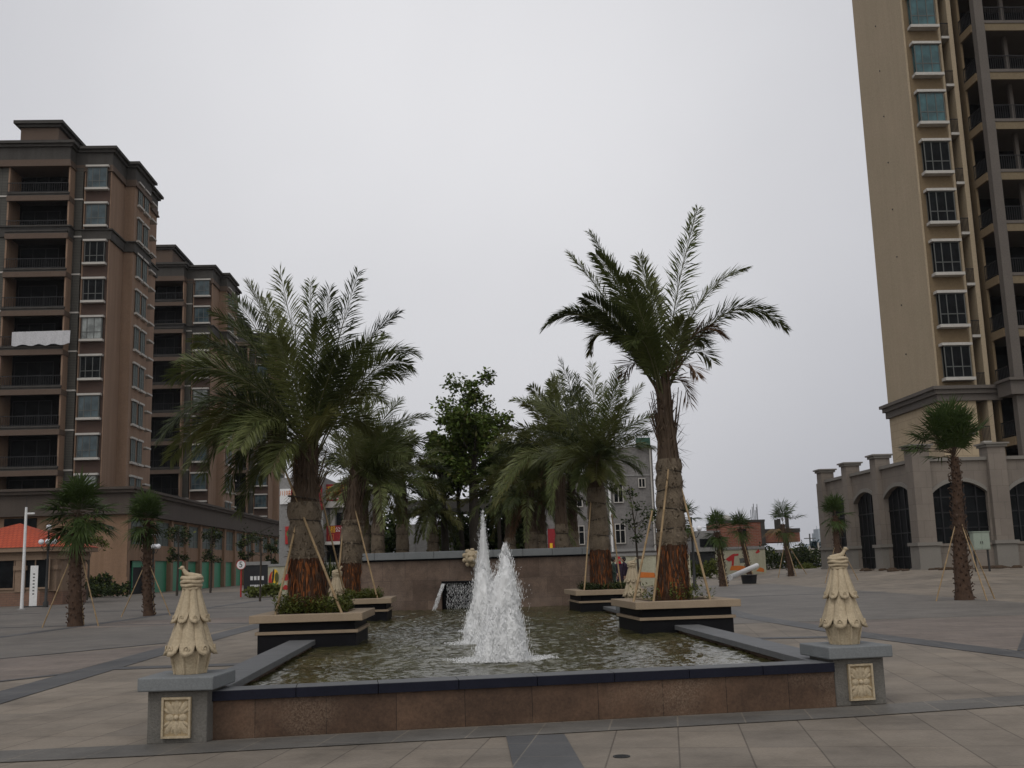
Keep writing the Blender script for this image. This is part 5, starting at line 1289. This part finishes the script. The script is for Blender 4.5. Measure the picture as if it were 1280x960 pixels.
def speed_sign():
    Y = 66; p = at(301, 745, Y); z = zat(301, 706, Y); r = .3; t = thing('speed_sign', 'round white speed sign reading 5 on a red-banded post', 'sign', (p.x, Y, 0))
    b = MB(); b.tube([(0, 0, 0), (0, 0, z)], .05, 8); b.build('post', 'redpaint', t)
    b = MB(); b.lathe([(r, -.02), (r, .02)], 24); b.v = [(x, z_ - .06, y + z) for x, y, z_ in b.v]; d = b.build('disc', 'white_clean', t)
    b = MB()
    ring = [(r * .93 * math.cos(a), -.085, z + r * .93 * math.sin(a)) for a in [2 * PI * k / 24 for k in range(25)]]; b.tube(ring, .022, 5); b.build('rim', 'redpaint', d)
    text_mesh('number', '5', .5, 'black', d, upright(0, -.09, z))
speed_sign()

# ------------------------------------------------------------------ far side of the plaza
def board():
    Y = 67; a, c = at(305, 738, Y), at(336, 706, Y); t = thing('notice_board', 'black notice board with pale lettering before painted wall', 'sign', ((a.x + c.x) / 2, Y, 0)); w = (c.x - a.x) / 2; h = c.z
    b = MB(); b.box(-w, w, -.1, .1, .25, h); b.build('panel', 'black', t)
    b = MB(); b.box(-w - .1, w + .1, -.16, .16, h + .003, h + .22); b.build('top', 'concrete', t)
    b = MB(); b.box(-w, w, -.12, .12, 0, .248); b.build('base', 'concrete', t)
    b = MB()
    for z, n, hh in ((h * .52, 4, .24), (h * .3, 7, .14)):
        for k in range(n): b.box(-.35 + k * .9 / n, -.35 + k * .9 / n + .62 / n, -.115, -.1005, z, z + hh)
    b.build('lettering', 'white_clean', t)
board()
def boundary(u0, v0, u1, v1, vb, Y, label, mural=None):
    a, c = at(u0, v0, Y), at(u1, v1, Y); x0, x1 = a.x, c.x; h = (a.z + c.z) / 2; t = thing('boundary_wall', label, 'wall', ((x0 + x1) / 2, Y, 0)); w = (x1 - x0) / 2
    b = MB(); b.box(-w, w, 0, .25, 0, h - .15); b.build('wall', 'cream_wall', t)
    b = MB(); b.box(-w, w, -.06, .31, h - .148, h); b.build('coping', 'concrete', t)
    for nm, mat, pts in mural or []:
        q = [(at(u, v, Y).x - (x0 + x1) / 2, at(u, v, Y).z) for u, v in pts]
        ar = sum(q[i][0] * q[(i + 1) % len(q)][1] - q[(i + 1) % len(q)][0] * q[i][1] for i in range(len(q)))
        if ar < 0: q.reverse()
        k = MU[0] = MU[0] + 1; b = MB(); b.slabxz(q, -.006 - .0015 * (k % 12), -.001); b.build(nm, mat, t)
    return t
MU = [0]
def ell(u, v, a, c, n=12, t0=0): return [(u + a * math.cos(2 * PI * k / n) * math.cos(t0) - c * math.sin(2 * PI * k / n) * math.sin(t0), v + a * math.cos(2 * PI * k / n) * math.sin(t0) + c * math.sin(2 * PI * k / n) * math.cos(t0)) for k in range(n)]
MUL = [('painted_shape', 'redpaint', ell(340, 724, 4.2, 10, 14, .15)), ('painted_shape', 'yellow', ell(344, 722, 4.6, 10.5, 14)), ('painted_shape', 'black', ell(341.5, 720, 1.4, 9, 12, .1)), ('painted_shape', 'leaf_y', ell(346, 722, 2.6, 7, 12)),
       ('painted_shape', 'greenpaint', [(338, 738), (342, 728), (347, 733), (352, 728), (356, 738)]), ('painted_shape', 'redpaint', [(352, 724), (356, 718), (368, 716), (377, 711), (376, 718), (366, 723), (357, 726)]),
       ('painted_shape', 'redpaint', [(352, 737), (356, 731), (366, 733), (376, 730), (388, 732), (388, 738)]), ('painted_shape', 'orange', [(372, 738), (375, 729), (384, 728), (388, 737)]), ('painted_shape', 'greenpaint', [(366, 711), (369, 708), (375, 709), (372, 712)])]
boundary(335, 706, 452, 701, 744, 66, 'pale boundary wall with bright painted mural beyond near left palm', MUL)
MUR = [('painted_shape', 'redpaint', [(907, 699), (915, 693), (918, 692), (916, 700), (911, 702)]), ('painted_shape', 'redpaint', [(915, 693), (923, 692), (923, 694.5), (918, 695), (917, 707), (914.5, 707)]), ('painted_shape', 'orange', [(912, 713), (914, 707.5), (925, 707), (934, 708.5), (938, 713)]),
       ('painted_shape', 'redpaint', [(944, 691), (948, 686), (950, 690), (946, 692)]), ('painted_shape', 'frame', [(924, 698), (934, 697), (934, 703), (925, 704)]), ('painted_shape', 'orange', [(945, 714), (950, 709), (955, 711), (955, 715)])]
boundary(894, 685, 956, 684, 722, 84, 'pale boundary wall with faded red painting below the brick house', MUR)
boundary(752, 692.5, 862, 690, 740, 64, 'plain pale green-tinged boundary wall behind the tall right palm', [('painted_shape', 'orange', [(798, 722), (801, 715), (818, 716), (820, 722)]), ('painted_shape', 'l_trim', ell(801, 697, 5, 1.6)), ('painted_shape', 'greenpaint', ell(777, 693.8, 5, .8))])

def sign_building():
    Y = 76; O = (xat(395, 700, Y), Y, 0); X = lambda u: xat(u, 660, Y) - O[0]; Z = lambda v, u=400: zat(u, v, Y)
    t = thing('signed_building', 'grey building with red shop signs in yellow characters behind the near left palm', 'building', O)
    b = MB(); b.box(X(349), X(404), 0, 9, 0, Z(596)); b.box(X(404), X(452), 1.6, 9, 0, Z(603)); b.build('wall', 'concrete', t)
    b = MB(); b.box(X(404.2), X(428), .9, 1.55, Z(634), Z(626)); b.build('balcony_slab', 'white', t)
    b = MB(); b.box(X(404.2), X(430), .5, 1.58, Z(681), Z(677)); b.build('balcony_slab', 'white', t)
    b = MB(); b.box(X(408), X(414), 1.48, 1.59, Z(667), Z(636)); b.build('door_frame', 'white', t)
    b = MB(); b.box(X(416), X(424), 1.5, 1.59, Z(662), Z(640)); b.build('dark_window', 'glass_dark', t)
    b = MB(); b.box(X(404.3), X(452), 1.5, 1.59, .1, Z(682)); b.build('shop_front', 'glass_dark', t)
    def sg(name, u0, v0, u1, v1, mat, y, txts):
        b = MB(); b.box(X(u0), X(u1), y - .12, y - .01, Z(v1), Z(v0)); s_ = b.build(name, mat, t)
        for body, u, v, sz, m in txts: text_mesh('lettering', body, sz * Y / CF * 1.15, m, s_, upright(X(u), y - .125, Z(v)))
    sg('shop_sign', 364, 607, 403, 623, 'red', 0, [('食', 370, 615, 9, 'yellow')])
    sg('shop_sign', 402, 604, 432, 625, 'red', 1.3, [('汉信息', 417.5, 612, 9, 'yellow'), ('私菜订餐馆', 419, 621.5, 4, 'white_clean')])
    sg('shop_sign', 404, 656.5, 430, 677, 'red', 1.4, [('湘', 411, 662, 8, 'yellow'), ('公司', 422, 662, 6, 'white_clean'), ('门', 410, 671.5, 7, 'orange'), ('订餐', 422, 671, 5, 'redpaint')])
    sg('shop_sign', 350, 610, 363.7, 629, 'white_clean', 0, [('川味', 357, 616, 6.5, 'orange')])
    sg('round_motif_sign', 357, 657, 371, 679, 'redpaint', 0, [('O', 364, 667, 13, 'greenpaint')])
    sg('side_sign', 400, 622, 403.6, 638, 'red', 0, [])
sign_building()
def grey_building():
    Y = 74; O = (xat(755, 720, Y), Y, 0); X = lambda u: xat(u, 650, Y) - O[0]; Z = lambda v, u=760: zat(u, v, Y)
    t = thing('grey_building', 'unpainted grey cement building with white-framed windows behind the right palms', 'building', O)
    b = MB(); b.box(X(684), X(764.9), 0, 10, 0, Z(592)); b.box(X(765), X(819.5), 0, 10, 0, Z(560)); b.build('wall', 'cement', t)
    b = MB(); b.box(X(684), X(820), -.12, -.003, Z(690), Z(686.5)); b.box(X(765), X(820), -.05, -.003, Z(596), Z(594)); b.build('ledge', 'concrete', t)
    for u0, v0, u1, v1 in ((769, 606, 779.5, 628), (801, 600, 808, 610), (769, 656, 780, 679), (717, 657, 729, 679), (716, 622, 728, 632)):
        b = MB(); x0, x1, z0, z1 = X(u0), X(u1), Z(v1), Z(v0); f = .055; xm = (x0 + x1) / 2; zm = z0 + (z1 - z0) * .68
        b.box(x0 - f, x1 + f, -.1, -.003, z1, z1 + f); b.box(x0 - f, x1 + f, -.14, -.003, z0 - f, z0); b.box(x0 - f, x0, -.1, -.003, z0 + .002, z1 - .002); b.box(x1, x1 + f, -.1, -.003, z0 + .002, z1 - .002); b.box(xm - .025, xm + .025, -.09, -.003, z0 + .002, z1 - .002)
        if z1 - z0 > .8: b.box(x0 + .002, xm - .027, -.085, -.003, zm - .02, zm + .02); b.box(xm + .027, x1 - .002, -.085, -.003, zm - .02, zm + .02)
        w = b.build('window', 'white', t); b = MB(); b.box(x0, x1, -.03, -.008, z0, z1); b.build('pane', 'glass_dark', w)
    b = MB(); b.tube([(X(764), -.1, Z(690)), (X(763), -.1, Z(600))], .09, 6); b.build('drainpipe', 'white_clean', t)
    b = MB(); b.tube([(X(817), -.1, Z(690)), (X(816.5), -.1, Z(562))], .06, 6); b.build('cable_pipe', 'white', t)
    b = MB(); b.box(X(684), X(711), -.2, -.05, Z(687), Z(659)); s_ = b.build('shop_banner', 'red', t)
    b = MB(); b.box(X(686), X(689.5), -.26, -.205, Z(686), Z(677)); b.build('yellow_patch', 'yellow', t)
    b = MB(); n = 10; vs = []
    b.box(X(799), X(817), -.35, -.2, Z(561), Z(549)); b.build('scaffold_net', 'netting', t)
grey_building()
def brick_house():
    Y = 110; O = (xat(935, 720, Y), Y, 0); X = lambda u: xat(u, 690, Y) - O[0]; Z = lambda v, u=930: zat(u, v, Y)
    t = thing('brick_house', 'unfinished red brick house with bare roof rods beyond the plaza', 'building', O)
    b = MB(); b.box(X(902), X(958), 0, 8, Z(683), Z(653)); b.box(X(958.05), X(1003), .5, 8, Z(679), Z(667)); b.build('wall', 'brick', t)
    b = MB(); b.box(X(902), X(958.5), -.1, 8.1, Z(652.8), Z(650)); b.box(X(958.6), X(1003.5), .4, 8.1, Z(666.8), Z(662)); b.box(X(953), X(958.03), -.06, -.003, Z(683), Z(652.8)); b.build('roof_slab', 'l_dark', t)
    b = MB(); b.box(X(868), X(955), -.4, 8, Z(688), Z(683.2)); b.box(X(872), X(901.8), .3, 8, Z(683), Z(662)); b.build('concrete_storey', 'concrete', t)
    b = MB(); b.box(X(876), X(899), .22, .29, Z(682), Z(672)); b.build('upper_window', 'glass_dark', t)
    b = MB(); b.box(X(862), X(892), 0, 8, 0, Z(688.3)); b.build('open_ground_floor', 'black', t)
    b = MB(); b.box(X(892.1), X(1003), .8, 8, 0, Z(688.3)); b.build('ground_wall', 'cement', t)
    b = MB(); b.box(X(928.5), X(934.5), -.05, .0, Z(671), Z(661)); b.build('window', 'glass_dark', t)
    b = MB()
    for i, u in enumerate((944.5, 947.5, 950, 952.5, 955, 957)): b.tube([(X(u), 1 + i * .3, Z(653)), (X(u), 1 + i * .3, Z(637 - 4 * (i % 3)))], .035, 4)
    b.build('roof_rods', 'frame', t)
    for u, v in ((977.5, 650), (981, 649), (991.5, 645)):
        b = MB(); b.box(X(u) - .16, X(u) + .16, 1.5, 1.8, Z(666), Z(v)); b.build('roof_post', 'l_dark', t)
    b = MB(); b.ball((X(914), 2, Z(647)), .6, 8, 0, (1, 1, .7)); b.tube([(X(914), 2, Z(653)), (X(914), 2, Z(649))], .06, 5); b.build('roof_tank', 'white', t)
brick_house()
def canopy():
    Y = 52; t = thing('concrete_canopy', 'dark concrete canopy on posts glimpsed between trunks behind the rear wall', 'shelter', (xat(530, 700, Y), Y, 0)); X = lambda u: xat(u, 640, Y) - xat(530, 700, Y); Z = lambda v: zat(530, v, Y)
    b = MB(); b.box(X(498), X(640), 0, 3, Z(641), Z(625)); b.build('slab', 'l_dark', t)
    for u in (505, 562, 634):
        b = MB(); b.box(X(u) - .2, X(u) + .2, .3, .7, 0, Z(641) - .003); b.build('post', 'l_dark', t)
canopy()
def hoarding():
    Y = 49; u0, u1 = 498, 563; t = thing('grey_hoarding', 'weathered grey panel hoarding behind the raised bed', 'fence', (xat(530, 700, Y), Y, 0)); X = lambda u: xat(u, 670, Y) - xat(530, 700, Y); n = 3
    for k in range(n):
        b = MB(); b.box(X(u0 + (u1 - u0) * k / n) + .01, X(u0 + (u1 - u0) * (k + 1) / n) - .01, 0, .06, 0, zat(530, 655, Y) + .06 * k); b.build('panel', 'concrete', t)
    for k in range(n + 1):
        b = MB(); b.box(X(u0 + (u1 - u0) * k / n) - .05, X(u0 + (u1 - u0) * k / n) + .05, .065, .16, 0, zat(530, 655, Y)); b.build('post', 'frame', t)
hoarding()
# pipe leaning from palm foot to a dark tub
def pipe():
    Y = 58; a, c = at(912, 722, Y), at(946, 707, Y + 4); d = (c - a).normalized(); b = MB()
    b.tube([a, a + d * .06, a + d * .062, c], [.16, .16, .14, .14], 14)
    tag(b.build('white_pipe', 'white_clean', None, tuple(a)), 'thick white plastic pipe leaning on a dark tub beside a fan palm', 'pipe')
    Y2 = 62; x = xat(936, 718, Y2); b = MB(); b.lathe([(.4, 0), (.46, .45), (.5, .5), (.44, .5)], 14, (x, Y2, 0)); tag(b.build('dark_tub', 'black', None, (x, Y2, 0)), 'dark round tub at the low foot of the white pipe', 'tub')
pipe()
def slim_tree():
    Y = 52; x = xat(800, 735, Y); t = thing('slim_tree', 'slim young tree with a spread of leaves before the grey building', 'tree', (x, Y, 0)); rnd = random.Random(15)
    zt = zat(792, 608, Y); b = MB(); b.tube([(0, 0, 0), (-.1, 0, zt * .6), (-.3, 0, zt)], [.06, .045, .015], 6); cl = []
    for u, v, r in ((790, 615, .35), (796, 636, .5), (812, 644, .5), (785, 652, .4), (806, 656, .45), (796, 672, .35), (820, 640, .3)):
        p = at(u, v, Y) - Vector((x, Y, 0)); p.y = rnd.uniform(-.4, .4); cl.append((p, r)); b.tube([(-.1, 0, max(1, p.z - .6)), p], [.02, .008], 4)
    b.build('trunk', 'bark', t); b = MB(); leaf_cloud(b, cl, 520, .16, rnd, 0, 1); b.build('crown', ['dkshrub', 'shrub'], t)
slim_tree()
# far right greenery and the hazy distance
hedge(952, 1036, 724, 90, 2.6, 3, 'rough dark bushes at the plaza edge right of the brick house', 101, 'bush', N=3000)
hedge(1004, 1024, 722, 84, 1.0, 2, 'low yellowish bush before the dark bushes near the arcade end', 102, 'bush', 'shrub', 600)
hedge(862, 900, 735, 82, 1.4, 2, 'low green bush before dark open ground floor of brick house', 103, 'bush', 'shrub', 1500)
broad_tree('bluish dense tree far off, left of the arcade end', (xat(1020, 715, 150), 150, 0), 2.2, at(1020, 686, 150), 1.9, 1.7, 16, 1500, .4, 104, .2, ('pineblue', 'pineblue'), 'distant_tree')
broad_tree('green tree far off beside the end of the brick house', (xat(1003, 715, 140), 140, 0), 2.0, at(1003, 692, 140), 1.6, 1.2, 12, 1000, .4, 105, .2, ('broad', 'shrub'), 'distant_tree')
broad_tree('green tree far off against the last arcade pillar', (xat(1031, 712, 120), 120, 0), 1.6, at(1031, 697, 120), 1.0, 1.1, 12, 900, .35, 106, .2, ('dkshrub', 'broad'), 'distant_tree')
def far_tower(u0, u1, v, Y, label, spire=False):
    x0, x1 = xat(u0, v, Y), xat(u1, v, Y); zt = zat(u0, v, Y); w = (x1 - x0) / 2; t = thing('distant_tower', label, 'building', ((x0 + x1) / 2, Y, 0), group='hazy towers on the skyline')
    b = MB(); b.box(-w, w, 0, 20, 0, zt * .86); b.build('shaft', 'bluegrey', t); b = MB(); b.box(-w * .6, w * .6, 3, 17, zt * .86 + .01, zt); b.build('top', 'bluegrey', t)
    if spire: b = MB(); b.tube([(0, 10, zt), (0, 10, zt * 1.12)], [w * .2, .2], 6); b.build('spire', 'bluegrey', t)
far_tower(1022.5, 1027.5, 661, 900, 'hazy blue-grey tower with spire on the skyline beside the arcade', True)
far_tower(1008, 1014, 680, 900, 'low hazy block on the skyline, right of the brick house')
far_tower(1028.5, 1034, 679, 900, 'low hazy block on the skyline, close to the arcade pillar')
def utility_pole(u, vt, Y, label, mat='frame'):
    x = xat(u, 715, Y); zt = zat(u, vt, Y); t = thing('utility_pole', label, 'pole', (x, Y, 0)); b = MB(); b.tube([(0, 0, 0), (0, 0, zt)], [.16, .1], 6); b.build('pole', mat, t)
    b = MB(); b.box(-.8, .8, -.06, .06, zt - .7, zt - .58); b.build('crossarm', mat, t)
utility_pole(1015.5, 667, 150, 'dark utility pole rising behind the bluish tree')
utility_pole(1025.5, 678, 110, 'pale pole beside the arcade end', 'white')
utility_pole(1014.2, 682, 105, 'pale thin pole left of the bluish tree', 'white')
def car(u, v, Y, label):
    x = xat(u, v, Y); t = thing('parked_car', label, 'car', (x, Y, 0), R(20))
    b = MB(); b.slabxz([(-2, .3), (2, .3), (2.05, .75), (1.2, .85), (.7, 1.35), (-1.0, 1.38), (-1.7, .9), (-2.05, .85)], -.8, .8); b.build('body', 'car', t, bevel=.05)
    b = MB(); b.slabxz([(1.0, .9), (.62, 1.28), (-.92, 1.3), (-1.4, .92)], -.812, .812); b.build('windows', 'glass_dark', t)
    for sx in (-1.25, 1.25):
        for sy in (-.72, .72):
            b = MB(); b.lathe([(.32, -.1), (.32, .1)], 14); b.v = [(px + sx, pz + sy, py + .32) for px, py, pz in b.v]; b.build('wheel', 'tyre', t)
car(1001, 716, 95, 'pale grey car parked beyond the last fan palm, half hidden by bushes')

# two people crouching behind the far right planter
def person(p, face, coat, hood, label):
    t = thing('person', label, 'person', p, face)
    me = bpy.data.meshes.new('body'); V = [(0, 0, .84), (0, .0, 1.05), (0, -.01, 1.25), (0, .0, 1.37), (0, .02, 1.44),
        (.09, 0, .78), (.1, .1, .45), (.1, .03, .09), (.11, .16, .04), (-.09, 0, .78), (-.1, -.02, .45), (-.1, -.16, .1), (-.11, -.04, .04),
        (.18, -.01, 1.29), (.23, .02, 1.04), (.21, .2, .9), (-.18, -.01, 1.29), (-.24, -.04, 1.03), (-.22, .06, .8)]
    Ed = [(0, 1), (1, 2), (2, 3), (3, 4), (0, 5), (5, 6), (6, 7), (7, 8), (0, 9), (9, 10), (10, 11), (11, 12), (2, 13), (13, 14), (14, 15), (2, 16), (16, 17), (17, 18)]
    Rd = [.15, .14, .16, .07, .055, .095, .065, .045, .045, .095, .065, .045, .045, .075, .05, .035, .075, .05, .035]
    me.from_pydata(V, Ed, []); o = bpy.data.objects.new('body', me); COL.objects.link(o)
    sk = o.modifiers.new('skin', 'SKIN')
    for i, r in enumerate(Rd): me.skin_vertices[0].data[i].radius = (r, r)
    me.skin_vertices[0].data[0].use_root = True
    o.modifiers.new('sub', 'SUBSURF').levels = 1
    m2 = bpy.data.meshes.new_from_object(o.evaluated_get(bpy.context.evaluated_depsgraph_get())); bpy.data.objects.remove(o)
    m2.name = 'body'; m2.materials.clear(); m2.materials.append(mt[coat]); o = bpy.data.objects.new('body', m2); COL.objects.link(o); o.parent = t
    k = MB(); k.ball((0, .03, 1.545), .098, 12, 0, (.85, 1, 1.18)); k.ball((0, .135, 1.53), .02, 6)
    for q in (-1, 1): k.ball((q * .035, .115, 1.56), .012, 6, 1); k.ball((q * .085, .03, 1.545), .022, 6)
    k.box(-.025, .025, .112, .126, 1.488, 1.495, 2); k.build('head', ['skin', 'hair', 'hood'], t)
    b = MB(); b.ball((0, .005, 1.572), .118, 12, 0, (.92, .98, 1.1))
    if hood == 'hood': b.lathe([(.13, 1.36), (.11, 1.42), (.095, 1.5)], 12)
    b.build('hair' if hood == 'hair' else 'hood', hood, t)
    for q, h in ((1, Vector((.21, .24, .87))), (-1, Vector((-.22, .08, .73)))):
        b = MB(); b.ball(h, .042, 8, 0, (.6, .9, 1.1))
        for n in range(4): b.tube([h + Vector((0, -.03 + .02 * n, -.03)), h + Vector((-q * .008, -.03 + .021 * n, -.075)), h + Vector((-q * .022, -.028 + .02 * n, -.1 - .006 * (n in (1, 2))))], [.0095, .0085, .006], 5)
        b.tube([h + Vector((0, .03, .0)), h + Vector((-q * .01, .055, -.025)), h + Vector((-q * .016, .058, -.05))], [.011, .009, .007], 5); b.build('hand', 'skin', t)
person((xat(775, 738, 52), 52, 0), R(200), 'jacket_purple', 'hood', 'person in red hood and dark jacket standing behind far right planter')
person((xat(781.5, 738, 52.5), 52.5, 0), R(120), 'jacket_purple', 'hair', 'dark-haired person standing close behind the red-hooded person')
person((xat(768, 738, 50.5), 50.5, 0), R(250), 'jacket_green', 'hair', 'person in dark green jacket standing left of the red hood')
def drain():
    p = at(777, 946, 8); k = (CH) / (CH - p.z); x, y = p.x * k, 8 * k; t = thing('floor_drain', 'small dark round drain set in the near paving, right of the dark strip', 'drain', (x, y, .001))
    b = MB(); b.lathe([(.065, 0), (.065, .006)], 20); b.build('cover', 'iron', t)
    b = MB(); b.lathe([(.05, .0061), (.05, .0075)], 20); b.build('grate', 'tyre', t)
drain()

# ------------------------------------------------------------------ damp city air
def haze():
    m = bpy.data.materials.new('haze_air'); m.use_nodes = True; nt = m.node_tree
    nt.nodes.remove(nt.nodes['Principled BSDF']); v = nt.nodes.new('ShaderNodeVolumePrincipled')
    v.inputs['Density'].default_value = .0001; v.inputs['Color'].default_value = (.93, .94, .97, 1)
    nt.links.new(v.outputs[0], nt.nodes['Material Output'].inputs['Volume']); mt['haze_air'] = m
    b = MB(); b.box(-3100, 3100, -320, 5100, -1.2, 52); o = b.build('haze', 'haze_air'); o['kind'] = 'stuff'; o['label'] = 'thin pale haze lying over the whole plaza and skyline'; o['category'] = 'haze'
haze()
